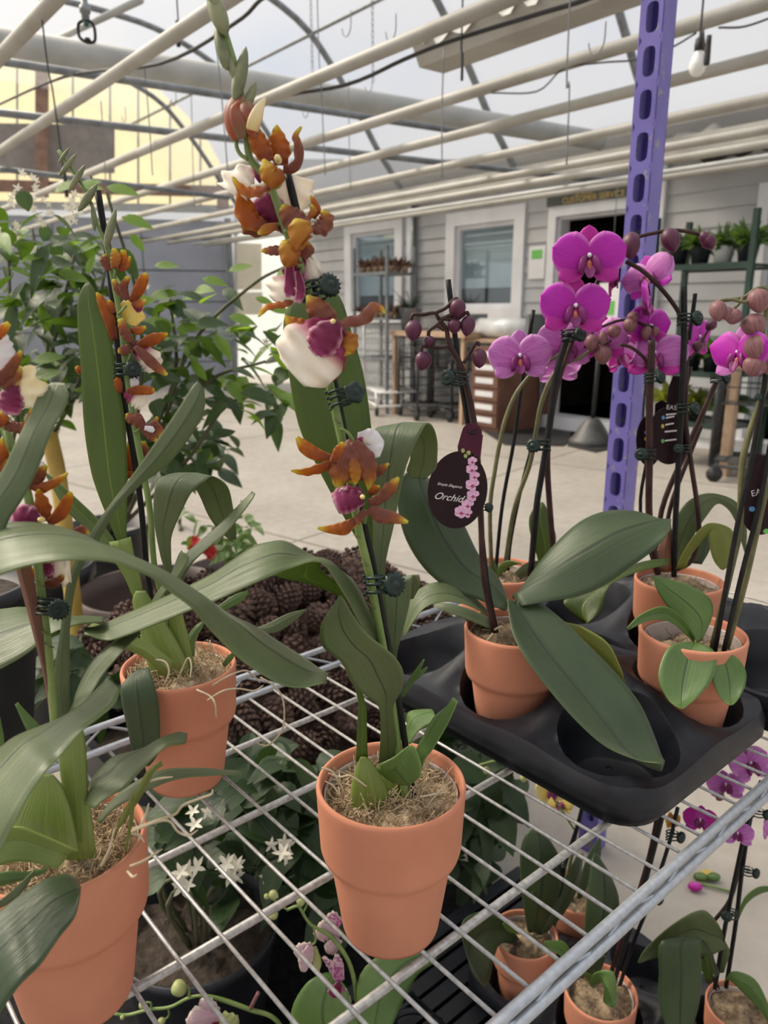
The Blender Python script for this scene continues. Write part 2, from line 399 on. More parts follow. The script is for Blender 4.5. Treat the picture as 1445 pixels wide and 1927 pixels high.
# ---------------------------------------------------------------- pots
POT = [(.002,.004),(.036,.004),(.0385,0),(.0425,0),(.0438,.004),(.0535,.072),(.0545,.0775),(.0605,.0815),(.0622,.088),(.0645,.138),(.0650,.1435),(.0640,.1468),(.0618,.1472),(.0602,.1440),(.0590,.090),(.050,.078),(.0405,.012),(.002,.011)]
def pot(parent, base, s=1., fill='moss', fz=.122, strands=120, tilt=None):
    m4 = Matrix.Translation(base) @ Matrix.Scale(s, 4)
    if tilt is not None: m4 = Matrix.Translation(base) @ tilt.to_4x4() @ Matrix.Scale(s, 4)
    MB().lathe(POT, 64, m4).build('pot', 'terracotta', parent)
    MB().lathe([(.0578,.136),(.0585,.1365),(.0574,.137),(.0565,.135),(.0545,.10),(.05,.085)], 48, m4).build('pot_liner', 'liner', parent)
    m = MB(); vs = []; fs = []; n = 26
    rr = .0560; st = random.getstate()
    for i in range(n+1):
        for j in range(n+1):
            x = -1+2*i/n; y = -1+2*j/n
            k = max(abs(x), abs(y)); l = math.hypot(x, y)
            if l > 1e-6: x, y = x*k/l, y*k/l
            hump = .012*(1-(x*x+y*y))+R(-.003, .004)+.007*math.sin(5*x+base.x*90)*math.cos(4*y+base.y*70)
            vs.append(m4 @ Vector((x*rr, y*rr, fz+hump)))
    for i in range(n):
        for j in range(n):
            a = i*(n+1)+j; fs.append((a, a+n+1, a+n+2, a+1))
    m.add(vs, fs)
    for _ in range(strands):
        a = R(0, 2*PI); r = rr*math.sqrt(R(0, .95)); p = Vector((r*math.cos(a), r*math.sin(a), fz+.008*(1-(r/rr)**2)))
        P = [p]; d = Vector((R(-1,1), R(-1,1), R(.3,1.3))).normalized()*R(.004, .010)
        for q in range(3):
            P.append(P[-1]+d); d = d+Vector((R(-1,1), R(-1,1), R(-1.1,.3)))*.005
        P = [Vector((v.x*min(1, rr/max(1e-6, math.hypot(v.x, v.y))), v.y*min(1, rr/max(1e-6, math.hypot(v.x, v.y))), v.z)) for v in P]
        m.tube([m4 @ v for v in P], R(.0003, .0006)*s, 4, 7, False)
    m.build('moss' if fill == 'moss' else 'potting_bark', fill, parent)
def roots(parent, lists, y, r=.0009):
    for pts in lists:
        P = [Y(p[0], p[1], p[2] if len(p) > 2 else y) for p in pts]
        MB().tube(P, [r]*(len(P)-1)+[r*.5], 6).build('root', 'root', parent)

def text_mesh(txt, size, shear, align, extrude, mat, name='lettering'):
    cu = bpy.data.curves.new(name, 'FONT'); cu.body = txt; cu.size = size; cu.shear = shear; cu.extrude = extrude; cu.align_x = align
    ob = bpy.data.objects.new(name, cu); C.objects.link(ob)
    dg = bpy.context.evaluated_depsgraph_get(); me = bpy.data.meshes.new_from_object(ob.evaluated_get(dg))
    bpy.data.objects.remove(ob); bpy.data.curves.remove(cu)
    me.materials.clear(); me.materials.append(M[mat]); o = bpy.data.objects.new(name, me); C.objects.link(o); return o
# ---------------------------------------------------------------- camera, light
sc = bpy.context.scene
cd = bpy.data.cameras.new('camera'); co = bpy.data.objects.new('camera', cd); C.objects.link(co)
cd.sensor_fit = 'VERTICAL'; cd.sensor_height = 36.; cd.lens = 36.*F/1927.
co.location = CAM; co.rotation_euler = (PI/2-PITCH, 0, 0); cd.clip_start = .01; cd.clip_end = 200
cd.dof.use_dof = True; cd.dof.focus_distance = .72; cd.dof.aperture_fstop = 8.5
sc.camera = co
sc.view_settings.view_transform = 'Standard'; sc.view_settings.look = 'None'; sc.view_settings.gamma = 1.; sc.view_settings.use_curve_mapping = False
sc.view_settings.exposure = EXPOSURE
sd = bpy.data.lights.new('sun', 'SUN'); so = bpy.data.objects.new('sun', sd); C.objects.link(so)
sd.energy = SUN; sd.angle = math.radians(14); sd.color = (1., .88, .72)
hd, el = math.radians(SUN_HEAD), math.radians(SUN_EL)
sdir = Vector((math.sin(hd)*math.cos(el), math.cos(hd)*math.cos(el), math.sin(el)))
so.rotation_euler = (-sdir).to_track_quat('-Z', 'Y').to_euler(); so.location = (0, 0, 8)
w = bpy.data.worlds.new('sky'); sc.world = w; w.use_nodes = True
nt = w.node_tree; nt.nodes.clear()
tc = nt.nodes.new('ShaderNodeTexCoord')
nz = N(nt, 'ShaderNodeTexNoise', Scale=3.2, Detail=5., Roughness=.55); nt.links.new(tc.outputs['Generated'], nz.inputs['Vector'])
cloud = ramp(nt, nz.outputs['Fac'], [(.34, (.78,.84,.94)), (.46, (.88,.89,.925)), (.62, (.92,.92,.935))])
sx = nt.nodes.new('ShaderNodeSeparateXYZ'); nt.links.new(tc.outputs['Generated'], sx.inputs[0])
grad = ramp(nt, sx.outputs[2], [(0., (.62,.60,.57)), (.12, (.88,.86,.83)), (.25, (.97,.965,.96)), (.5, (1,1,1)), (1., (1,1,1))])
bg = N(nt, 'ShaderNodeBackground', Strength=SKY)
zen = N(nt, 'ShaderNodeMapRange'); zen.inputs[1].default_value = .45; zen.inputs[2].default_value = .95; zen.inputs[3].default_value = SKY; zen.inputs[4].default_value = SKY*ZEN; nt.links.new(sx.outputs[2], zen.inputs[0]); 
gl_ = nt.nodes.new('ShaderNodeVectorMath'); gl_.operation = 'DOT_PRODUCT'; nt.links.new(tc.outputs['Generated'], gl_.inputs[0]); gl_.inputs[1].default_value = tuple(sdir)
lobe = math_(nt, 'MULTIPLY', math_(nt, 'POWER', math_(nt, 'MAXIMUM', gl_.outputs['Value'], 0.), 12.), GLOW)
nt.links.new(zen.outputs[0], bg.inputs[1]); nt.links.new(mixc(nt, 1., cloud, grad, 'MULTIPLY'), bg.inputs[0])
bg2 = N(nt, 'ShaderNodeBackground'); bg2.inputs[0].default_value = (1., .9, .72, 1); nt.links.new(lobe, bg2.inputs[1])
ads = nt.nodes.new('ShaderNodeAddShader'); nt.links.new(bg.outputs[0], ads.inputs[0]); nt.links.new(bg2.outputs[0], ads.inputs[1])
wo = nt.nodes.new('ShaderNodeOutputWorld'); nt.links.new(ads.outputs[0], wo.inputs[0])
# ---------------------------------------------------------------- ground
m, nt, out = nodes('concrete')
f1 = noise(nt, .9, 5.); f2 = noise(nt, 14., 6.)
col = ramp(nt, math_(nt, 'ADD', math_(nt, 'MULTIPLY', f1, .6), math_(nt, 'MULTIPLY', f2, .4)), [(.36, (.29,.262,.23)), (.62, (.39,.358,.32))])
tc = nt.nodes.new('ShaderNodeTexCoord'); mp = N(nt, 'ShaderNodeMapping'); mp.inputs['Rotation'].default_value = (0, 0, math.radians(-51.7)); nt.links.new(tc.outputs['Object'], mp.inputs[0])
br = N(nt, 'ShaderNodeTexBrick', Scale=1.); br.offset = 0.
for k, v in (('Color1', (1,1,1,1)), ('Color2', (1,1,1,1)), ('Mortar', (.5,.47,.44,1)), ('Mortar Size', .012), ('Brick Width', 3.1), ('Row Height', 3.1)): br.inputs[k].default_value = v
nt.links.new(mp.outputs[0], br.inputs['Vector'])
finish(nt, out, mixc(nt, 1., col, br.outputs['Color'], 'MULTIPLY'), .75, f2, .15, .003, spec=.3); M['concrete'] = m
struct(MB().box((0, 8, -.05), 40, 36, .1).build('floor', 'concrete', None, False))
# ---------------------------------------------------------------- house wall
W0 = Vector((1.997, 9.018, 0)); WO = W0.dot(V); WR = -U
def wl(s, z, o=0.): return W0+WR*s+V*(-o)+Vector((0,0,z))      # o: how far it stands off the wall towards us
def wallpx(px, py, o=0.):
    p = onplane(px, py, V, WO-o); return -((p-W0).dot(U)), p.z
m, nt, out = nodes('grey_clapboard'); finish(nt, out, ramp(nt, noise(nt, 2., 4.), [(.35, (.40,.405,.415)), (.65, (.46,.465,.475))]), .55, noise(nt, 60.), .1, .002); M['siding'] = m
def siding(mb, s0, s1, z0, z1, pitch=.165, lap=.022):
    z = z0; vs = []; fs = []
    while z < z1-1e-6:
        t = min(z+pitch-((z-.1) % pitch if z == z0 else 0), z1)
        if t-z < 1e-4: t = min(z+pitch, z1)
        k = len(vs); fr = (t-z)/pitch
        vs += [wl(s0, z, lap), wl(s1, z, lap), wl(s1, t, .004), wl(s0, t, .004), wl(s0, z, 0), wl(s1, z, 0)]
        fs += [(k, k+1, k+2, k+3), (k+4, k+5, k+1, k)]
        z = t
    mb.add(vs, fs)
TOP = 2.95
mb = MB()
def holes(mb, s0, s1, z0, z1, rects):
    s = s0
    for a, b, c, d in rects:
        siding(mb, s, a, z0, z1)
        if c > z0: siding(mb, a, b, z0, c)
        if d < z1: siding(mb, a, b, d, z1)
        s = b
    siding(mb, s, s1, z0, z1)
WIN = [(-3.98,-2.93,1.3,2.43), (-1.72,-.70,1.36,2.36)]; DOOR = (-.08,.92,.13,2.33); DOOR2 = (2.30,3.3,.13,2.3)
holes(mb, -5.5, 4.6, .08, TOP, [WIN[0], WIN[1], DOOR, DOOR2])
house = struct(mb.build('wall_house', 'siding', None, False))
mb = MB(); mb.box(wl(-.45, .04, -.06), 10.1, .14, .1, WR, V); struct(mb.build('baseboard_house', 'white', None, False))
# the dim shop seen through the doorways
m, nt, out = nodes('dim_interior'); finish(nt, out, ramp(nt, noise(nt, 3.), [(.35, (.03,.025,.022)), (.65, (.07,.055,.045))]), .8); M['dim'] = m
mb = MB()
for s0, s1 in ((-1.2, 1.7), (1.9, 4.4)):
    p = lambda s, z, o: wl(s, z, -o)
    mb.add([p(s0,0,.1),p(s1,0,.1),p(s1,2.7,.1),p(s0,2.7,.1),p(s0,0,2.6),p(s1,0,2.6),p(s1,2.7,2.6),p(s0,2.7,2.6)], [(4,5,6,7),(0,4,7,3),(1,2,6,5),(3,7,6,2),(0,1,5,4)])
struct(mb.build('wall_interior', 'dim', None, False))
def frame(mb, s0, s1, z0, z1, t, o, dep, bottom=True):
    for a, b, c, d in ((s0-t, s0, z0-(t if bottom else 0), z1+t), (s1, s1+t, z0-(t if bottom else 0), z1+t), (s0, s1, z1, z1+t))+(((s0, s1, z0-t, z0),) if bottom else ()):
        mb.box(wl((a+b)/2, (c+d)/2, o), b-a, dep, d-c, WR, V)
m, nt, out = nodes('window_glass')
g = N(nt, 'ShaderNodeBsdfGlossy', Roughness=.05); g.inputs[0].default_value = (.9,.95,1,1); t = nt.nodes.new('ShaderNodeBsdfTransparent'); t.inputs[0].default_value = (.85,.9,.92,1)
mx = N(nt, 'ShaderNodeMixShader', Fac=.14); nt.links.new(t.outputs[0], mx.inputs[1]); nt.links.new(g.outputs[0], mx.inputs[2]); nt.links.new(mx.outputs[0], out.inputs[0]); M['glass'] = m
M['blind'] = plain('window_blind', (.50,.55,.57), (.57,.61,.63), 2., .7)
for i, (s0, s1, z0, z1) in enumerate(WIN):
    mb = MB(); frame(mb, s0, s1, z0, z1, .16, .02, .06); frame(mb, s0+.05, s1-.05, z0+.05, z1-.05, .05, -.03, .06)
    wd = struct(mb.build('window_%d' % (i+1), 'white', None, False))
    MB().box(wl((s0+s1)/2, (z0+z1)/2, -.05), s1-s0, .008, z1-z0, WR, V).build('pane', 'glass', wd, False)
    MB().box(wl((s0+s1)/2, (z0+z1)/2+.12, -.10), s1-s0, .01, z1-z0-.24, WR, V).build('blind', 'blind', wd, False)
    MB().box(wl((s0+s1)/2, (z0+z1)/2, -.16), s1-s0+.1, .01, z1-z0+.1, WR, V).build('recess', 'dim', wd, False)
for i, (s0, s1, z0, z1) in enumerate((DOOR, DOOR2)):
    mb = MB(); frame(mb, s0, s1, z0, z1, .11, .02, .06, False); frame(mb, s0+.03, s1-.03, z0, z1-.03, .03, -.08, .16, False)
    dr = struct(mb.build('door_%d' % (i+1), 'white', None, False))
    MB().box(wl((s0+s1)/2, .075, .05), s1-s0+.24, .3, .15, WR, V).build('threshold', 'white', dr, False)
mb = MB()
for s in (-2.60, 1.22): mb.box(wl(s, 1.45, .04), .09, .05, 2.9, WR, V)
struct(mb.build('trim_1', 'white', None, False))
mb = MB()
for s in (-2.50, 1.10): mb.tube([wl(s, .02, .07), wl(s, 2.9, .07)], .036, 10)
struct(mb.build('trim_2', 'steel', None))
# eave of the house: fascia, old tarpaulin
struct(MB().box(wl(-.45, 3.0, .16), 10.2, .5, .1, WR, V).build('trim_3', 'pipe', None, False))
M['tarp'] = plain('black_tarpaulin', (.012,.011,.011), (.05,.044,.042), 8., .6, .6, 20., .02)
vs = []; fs = []; n = 60; q = 14
for i in range(n+1):
    for j in range(q+1):
        s = 1.35+3.*i/n; t = j/q
        vs.append(wl(s, 2.66+.17*math.sin(PI*t)+.05*math.sin(7*s+4*t)+.03*math.sin(17*s)+R(-.015,.015), .55-.36*t))
for i in range(n):
    for j in range(q): a = i*(q+1)+j; fs.append((a, a+q+1, a+q+2, a+1))
tp = link_mesh('tarpaulin', vs, fs, 'tarp', None, None, True, .004)
tag(tp, 'crumpled black tarpaulin rolled along the eave above the house wall', 'tarpaulin')
# ---------------------------------------------------------------- end wall of the greenhouse
E1 = Vector((.966,.259,0)); EN = Vector((-.259,.966,0)); EO = 14.75
def ew(px, py, o=0.): return onplane(px, py, EN, EO-o)
def eslab(pts, mat, name, o=0., t=.04, parent=None):
    return MB().prism([ew(a, b, o) for a, b in pts], EN*(-t)).build(name, mat, parent, False)
def panelmat(name, tr, tl, ft, gl=.0, cor=None):
    m, nt, out = nodes(name)
    t = nt.nodes.new('ShaderNodeBsdfTransparent'); t.inputs[0].default_value = (*tr, 1)
    l = nt.nodes.new('ShaderNodeBsdfTranslucent'); l.inputs[0].default_value = (*tl, 1)
    d = N(nt, 'ShaderNodeBsdfDiffuse'); d.inputs[0].default_value = (*tl, 1)
    a = N(nt, 'ShaderNodeMixShader', Fac=.3); nt.links.new(l.outputs[0], a.inputs[1]); nt.links.new(d.outputs[0], a.inputs[2])
    mx = N(nt, 'ShaderNodeMixShader', Fac=1-ft); nt.links.new(t.outputs[0], mx.inputs[1]); nt.links.new(a.outputs[0], mx.inputs[2])
    nt.links.new(mx.outputs[0], out.inputs[0]); M[name] = m
panelmat('film', (.97,.97,.98), (.85,.86,.88), .82)
panelmat('polycarb', (1.,.97,.80), (.98,.92,.72), .5)
panelmat('polyclear', (.96,.98,.98), (.92,.94,.93), .35)
M['grey_panel'] = plain('grey_door_panel', (.26,.28,.33), (.31,.33,.38), 2., .5)
M['taupe'] = plain('taupe_board', (.2,.18,.165), (.27,.245,.225), 4., .7)
G = Vector((-2.913, 14.486, 0))
wall = struct(MB().prism([ew(a, b) for a, b in ((-480,150),(-300,80),(-80,60),(60,70),(160,95),(240,130),(300,170),(350,215),(395,270),(426,330),(440,395),(-480,380))], EN*.03).build('wall_end', 'polycarb', None, False))
mb = MB()
for x, y0 in ((30,70),(135,90),(205,118),(258,145),(318,190),(375,250)): mb.prism([ew(x,y0,.05), ew(x+4,y0,.05), ew(x+4,392,.05), ew(x,392,.05)], EN*.03)
mb.build('glazing_bar', 'duct', wall, False)
eslab([(-60,232),(216,236),(216,326),(-60,326)], 'taupe', 'boarding', .08, .04, wall)
eslab([(-60,378),(440,388),(440,402),(-60,392)], 'duct', 'header', .10, .1, wall)
eslab([(-60,338),(440,352),(440,372),(-60,360)], 'wood', 'beam', .16, .1, wall)
eslab([(68,95),(92,95),(92,372),(68,372)], 'wood', 'post', .3, .1, wall)
eslab([(408,320),(430,320),(430,392),(408,392)], 'wood', 'post', .2, .1, wall)
# roller door of grey sections
ds = MB(); zs_ = [0,.42,.95,1.48,2.01,2.54,2.86]
l = (ew(-420,600)-G).dot(E1); r_ = (ew(430,600)-G).dot(E1)
for a, b in zip(zs_, zs_[1:]):
    n = 5; wseg = (r_-l)/n
    for i in range(n): ds.box(G+E1*(l+wseg*(i+.5))+EN*-.05+Vector((0,0,(a+b)/2)), wseg-.02, .05, b-a-.025, E1, EN)
dd = struct(ds.build('door_3', 'grey_panel', None, False))
MB().box(G+E1*((l+r_)/2)+EN*-.015+Vector((0,0,1.43)), r_-l, .02, 2.86, E1, EN).build('backing', 'steel', dd, False)
MB().box(G+E1*(r_+.06)+EN*-.08+Vector((0,0,1.45)), .11, .14, 2.9, E1, EN).build('jamb', 'steel', dd, False)
e2 = (ew(545,600)-G).dot(E1)
mb = MB(); mb.box(G+E1*((r_+.12+e2)/2)+EN*-.02+Vector((0,0,1.5)), e2-r_-.12, .03, 2.7, E1, EN)
d4 = struct(mb.build('door_4', 'polyclear', None, False))
eslab([(440,404),(447,404),(447,700),(440,700)], 'white', 'door_frame', .02, .04, d4)
struct(eslab([(545,300),(900,300),(900,705),(545,705)], 'siding', 'wall_corner', .0, .03))
M['signc'] = plain('cream_notice_board', (.72,.66,.5), (.8,.74,.58), 3., .6)
M['signt'] = plain('faded_lettering', (.36,.34,.2), None, rough=.7)
for k, (pts, txt) in enumerate((([(445,457),(492,459),(492,545),(445,545)], True), ([(447,550),(494,550),(494,592),(447,592)], False))):
    s = eslab(pts, 'signc', 'notice_board', .06, .015)
    tag(s, ('upper, taller cream notice board on the bright door panel', 'lower, smaller cream notice board on the bright door panel')[k], 'sign')
# ---------------------------------------------------------------- arched roof
PR = [(0,4.72),(.7,4.71),(1.35,4.64),(2.08,4.38),(2.5,4.02),(2.8,3.68),(3.17,3.2),(3.42,2.93),(3.62,2.65)]
RC = 3.05
prof = [Vector((RC-d, z, 0)) for d, z in PR[::-1]]+[Vector((RC+d, z, 0)) for d, z in PR[1:]]
pp = [cr(prof, i/48) for i in range(49)]
struct(link_mesh('ceiling', [uv_(p.x, u, 0) if False else U*u+V*p.x+Vector((0,0,p.y+.03)) for u in (-6, 13.9) for p in pp], [(i, i+1, i+50, i+49) for i in range(48)], 'film', None, None, True))
mb = MB()
for k in (1, 2): # neighbouring bay to the left
    pass
pl = [Vector((p.x-7.3, p.y, 0)) for p in pp]
struct(link_mesh('ceiling', [U*u+V*p.x+Vector((0,0,p.y+.03)) for u in (-6, 13.9) for p in pl], [(i, i+1, i+50, i+49) for i in range(48)], 'film', None, None, True))
for i, u in enumerate((2.2, 4.35, 6.1, 8.0, 10.0, 12.0)):
    for dv in (0, -7.3):
        mb = MB(); mb.tube([U*u+V*(p.x+dv)+Vector((0,0,p.y)) for p in pp], .036, 8, 60)
        struct(mb.build('ceiling_hoop', 'steel', None))
mb = MB()
for d in (-2.2, 0, 2.2):
    z = 4.72 if d == 0 else 4.3
    mb.tube([U*-5+V*(RC+d)+Vector((0,0,z-.03)), U*13.8+V*(RC+d)+Vector((0,0,z-.03))], .02, 8)
struct(mb.build('ceiling_purlin', 'steel', None))
# eave gutter over the house, post line
struct(MB().box(uv_(4, 6.62, 2.72), 20, .18, .14, U, V).build('ceiling_gutter', 'pipe', None, False))
# ---------------------------------------------------------------- overhead pipes and what hangs from them
ZP = H+1.1
def roofz(v):
    d = abs(v-RC)
    for (a, za), (b, zb) in zip(PR, PR[1:]):
        if d <= b: return za+(zb-za)*(d-a)/(b-a)
    return PR[-1][1]
PV = [(.55,'outermost white roof pipe at the upper left corner'),(1.025,'thick white roof pipe second in from the upper left corner'),(1.52,'white roof pipe carrying the black cable above the sprinkler'),
 (2.317,'long white roof pipe passing behind the tall orchid spike'),(3.09,'white roof pipe from which the light bulb hangs'),(3.72,'rust-streaked white roof pipe just below the light bulb'),
 (4.42,'white roof pipe fourth up from the house wall top'),(5.14,'white roof pipe under the bright strip lamp'),(5.56,'white roof pipe below the crumpled tarpaulin'),(6.22,'lowest white roof pipe along the top of the house wall'),(6.0,'thin grey roof pipe tucked beside the lowest pipe')]
for i, (v, lab) in enumerate(PV):
    mb = MB().tube([uv_(-3.5, v, ZP), uv_(12.9, v, ZP)], .030 if i != 10 else .02, 14)
    p = tag(mb.build('roof_pipe', 'pipe' if i < 10 else 'duct', None), lab, 'pipe', 'roof pipes')
# big grey duct and the bars beneath it (they run across the pipes)
def span(a, b, z, r, name, mat, lab, cat):
    P, Q = onz(*a, z), onz(*b, z); d = (Q-P)
    return tag(MB().tube([P-d*.15, Q], r, 18).build(name, mat, None), lab, cat)
span((100,95), (1130,265), 2.80, .080, 'duct_pipe', 'duct', 'big grey duct pipe slanting across the roof', 'pipe')
span((0,115), (880,250), 2.62, .022, 'tie_bar', 'steel', 'dark tie bar running just under the big grey duct', 'bar')
span((0,212), (1172,345), 2.52, .024, 'tie_bar', 'steel', 'dark tie bar sloping from the left edge to the house door', 'bar')
tag(MB().tube([onz(0,318,2.3), onz(430,372,2.3)], .02, 10).build('tie_bar', 'steel', None), 'short dark tie bar above the grey roller door', 'bar')
struct(MB().tube([onz(265,0,2.95), onz(40,105,2.95)], .02, 10).build('ceiling_strut', 'duct', None))
# galvanised gutter-like trough above the purple post
def trough():
    P = onz(812,133,2.75); d = -U; q = V; vs = []; fs = []
    L = 4.6; prof = [(-.17,.13),(-.10,.0),(.10,.0),(.17,.13),(.155,.13),(.09,.014),(-.09,.014),(-.155,.13)]
    for i in (0, 1):
        for a, b in prof: vs.append(P+d*(L*i)+q*a+Vector((0,0,b)))
    n = len(prof); fs = [(i, (i+1) % n, n+(i+1) % n, n+i) for i in range(n)]+[tuple(range(n))[::-1], tuple(range(n, 2*n))]
    o = link_mesh('gutter_trough', vs, fs, 'pipe', None, None, False)
    tag(o, 'long pale metal trough with frayed lining hung under the roof', 'trough')
    m = MB(); n = 80
    vs = []
    for i in range(n+1):
        for j in range(5):
            vs.append(P+d*(L*i/n)+q*(-.172+.012*j)+Vector((0,0,.10+.045*R(.2,1)+(0 if j else -.06*R(0,1)))))
    fs = [(i*5+j, i*5+5+j, i*5+6+j, i*5+1+j) for i in range(n) for j in range(4)]
    m.add(vs, fs); m.build('lining', 'duct', o, False)
trough()
# cables, drip lines, hooks
def wire(name, pts, r, mat, lab, cat, group=None, n=None):
    return tag(MB().tube(pts, r, 6, n).build(name, mat, None), lab, cat, group)
def hang(px0, py0, px1, py1, v, r, name, mat, lab, cat, group=None, tipr=0.):
    """something that hangs from the pipe at v: picture points at that distance"""
    p = onplane(px0, py0, V, v); q = onplane(px1, py1, V, v)
    mid = (p+q)*.5+U*R(-.01,.01)
    top = [Vector((p.x, p.y, roofz(v)+.02))] if py0 < 20 else []
    m = MB().tube(top+[p, mid, q], r, 6)
    if tipr: m.tube([q+Vector((0,0,.10)), q+Vector((0,0,.02)), q], [tipr*.8, tipr, tipr*.9], 8)
    return tag(m.build(name, mat, None), lab, cat, group)
hang(74,-10,126,372, 1.02, .0035, 'drip_line', 'dark', 'black drip line with weighted end in front of the flowering bush', 'drip line', None, .008)
hang(331,-30,336,88, 1.6, .0035, 'drip_line', 'dark', 'black drip line with a short weighted end left of the tall spike', 'drip line', None, .010)
hang(871,-20,869,152, 2.35, .0035, 'drip_line', 'dark', 'black drip line beside the pale metal trough', 'drip line', None, .006)
hang(1325,-20,1329,122, 3.0, .004, 'drip_line', 'dark', 'black drip line hanging beside the light bulb', 'drip line', None, .013)
for i, (a, b, c, d, v, lab) in enumerate(((597,0,612,330,2.32,'thin grey wire behind the tall spike'),(1072,10,1066,310,2.32,'thin grey wire left of the purple post'),(835,90,832,335,2.32,'thin grey wire dropping from the long cable'),
   (190,190,200,360,1.55,'thin grey wire above the roller door'),(405,60,430,345,1.55,'thin grey wire behind the topmost flower bud'),(272,130,287,330,1.55,'thin grey wire with a bent end over the roller door'),(360,180,366,390,2.3,'thin grey wire close to the roller door jamb'),(656,150,660,360,3.1,'thin grey wire behind the big duct'))):
    hang(a, b, c, d, v, .0028, 'hanging_wire', 'steel', lab, 'wire')
def chain(px, py0, py1, v, lab):
    p = onplane(px, py0, V, v); q = onplane(px+5, py1, V, v); p = Vector((p.x, p.y, roofz(v)+.01)); n = int((p.z-q.z)/.030); m = MB()
    for i in range(n):
        c = p.lerp(q, i/n); ax = U if i % 2 else V
        m.tube([c+ax*(.008*math.cos(t*PI/4))+Vector((0,0,.019*math.sin(t*PI/4))) for t in range(9)], .002, 5, 12)
    tag(m.build('hanging_chain', 'steel', None), lab, 'chain')
chain(697,-20,160,3.1,'thin link chain hanging behind the long white pipe'); chain(583,-20,140,3.1,'thin link chain hanging nearer the tall spike')
def cable(pts, v, dz, lab, r=.009):
    P = [onplane(a, b, V, v) for a, b in pts]
    wire('cable', P, r, 'dark', lab, 'cable')
cable([(-20,205),(120,145),(300,120),(440,45),(490,0),(540,-30)], 1.6, 0, 'thick black cable strapped along the pipe beside the sprinkler', .008)
cable([(330,262),(500,190),(650,160),(760,112),(840,80),(1000,30),(1085,5),(1150,-20)], 2.36, 0, 'thick black cable slung under the long white pipe', .009)
cable([(925,175),(1010,172),(1060,130),(1130,118),(1200,112),(1262,90),(1310,62)], 3.075, 0, 'thin olive flex sagging towards the light bulb', .004)
cable([(1352,52),(1400,50),(1460,30)], 3.075, 0, 'thin olive flex sagging to the right of the light bulb', .004)
for k, (px, py, v) in enumerate(((660,20,2.3),(745,25,2.3),(700,140,3.1),(330,165,2.2),(235,200,2.2),(1140,40,2.5),(580,190,3.1))):
    p = onplane(px, py, V, v); P = [p, p+Vector((0,0,-.05))]
    P += [p+U*(.035*(1-math.cos(t)))+Vector((0,0,-.05-.045*math.sin(t))) for t in (.6,1.2,1.8,2.4,3.1)]
    wire('wire_hook', P, .0025, 'steel', ('curled wire hook near the top centre of the roof','curled wire hook left of the trough end','curled wire hook under the link chain','curled wire hook over the roller door','curled wire hook above the taupe boarding','curled wire hook on the trough rim','curled wire hook above the grey duct')[k], 'hook')
# sprinkler
p = onplane(160, 20, V, 1.12); sp_ = thing('sprinkler', 'black ring-shaped sprinkler head hanging at the upper left', 'sprinkler', p)
k = .0075
MB().tube([p+Vector((0,0,.03)), Vector((p.x,p.y,roofz(1.12)+.02))], 1.3*k, 10).build('riser', 'steel', sp_)
MB().lathe([(.1*k,9*k),(1.6*k,9*k),(1.6*k,2*k),(2.6*k,2*k),(2.6*k,-1*k),(1.9*k,-1.4*k),(1.9*k,-4*k),(1.2*k,-4.5*k)], 20, Matrix.Translation(p)).build('nozzle', 'steel', sp_)
ringP = [p+RIGHT*x*k+Vector((0,0,z*k)) for x, z in ((-1,-4.2),(-3.6,-5.6),(-4.2,-8.5),(-3.6,-12),(0,-14),(3.4,-13.4),(4,-9),(3.2,-5.8),(1,-4.2))]
MB().tube(ringP, .75*k, 10).build('ring', 'dark', sp_)
MB().lathe([(.1*k,-5*k),(1.5*k,-5*k),(1.2*k,-6.4*k),(.7*k,-7*k),(.1*k,-7*k)], 14, Matrix.Translation(p)).build('jet', plain('teal_plastic', (.02,.12,.1), None, rough=.4), sp_)
MB().lathe([(.1*k,-12*k),(1.2*k,-12*k),(2*k,-13.6*k),(.1*k,-13.8*k)], 14, Matrix.Translation(p)).build('deflector', 'dark', sp_)
# light bulb
p = onplane(1313, 118, V, 3.09); lb = thing('light_bulb', 'frosted white light bulb hanging from a roof pipe', 'light bulb', p)
MB().lathe([(.002,-.052),(.016,-.048),(.028,-.034),(.033,-.015),(.031,0),(.024,.02),(.0155,.036),(.0145,.043)], 24, Matrix.Translation(p)).build('globe', plain('frosted_glass', (.78,.78,.77), None, rough=.25), lb)
MB().lathe([(.0145,.04),(.018,.042),(.019,.06),(.016,.085),(.006,.092),(.002,.094)], 20, Matrix.Translation(p)).build('socket', 'dark', lb)
MB().tube([p+Vector((0,0,.09)), p+Vector((.002,0,.13)), p+Vector((0,0,.17))], .003, 6).build('cord', 'steel', lb)
# strip lamp by the eave
l0, l1 = uv_(-.4, 5.3, 2.62), uv_(-3.0, 5.3, 2.62)
sl = thing('strip_lamp', 'bright white strip lamp under the roof at right', 'lamp', (l0+l1)*.5)
m, nt, out = nodes('lit_tube'); em = N(nt, 'ShaderNodeEmission', Strength=1.6); em.inputs[0].default_value = (.85,.92,1,1); nt.links.new(em.outputs[0], out.inputs[0]); M['lit'] = m
MB().box((l0+l1)*.5+Vector((0,0,.03)), (l0-l1).length, .10, .05, U, V).build('housing', 'white', sl, False)
MB().tube([l0, l1], .014, 10).build('tube', 'lit', sl)
for q in (.15, .85):
    a = l0.lerp(l1, q)+Vector((0,0,.05)); MB().tube([a, Vector((a.x, a.y, roofz(5.3)+.02))], .003, 6).build('hanger', 'steel', sl)
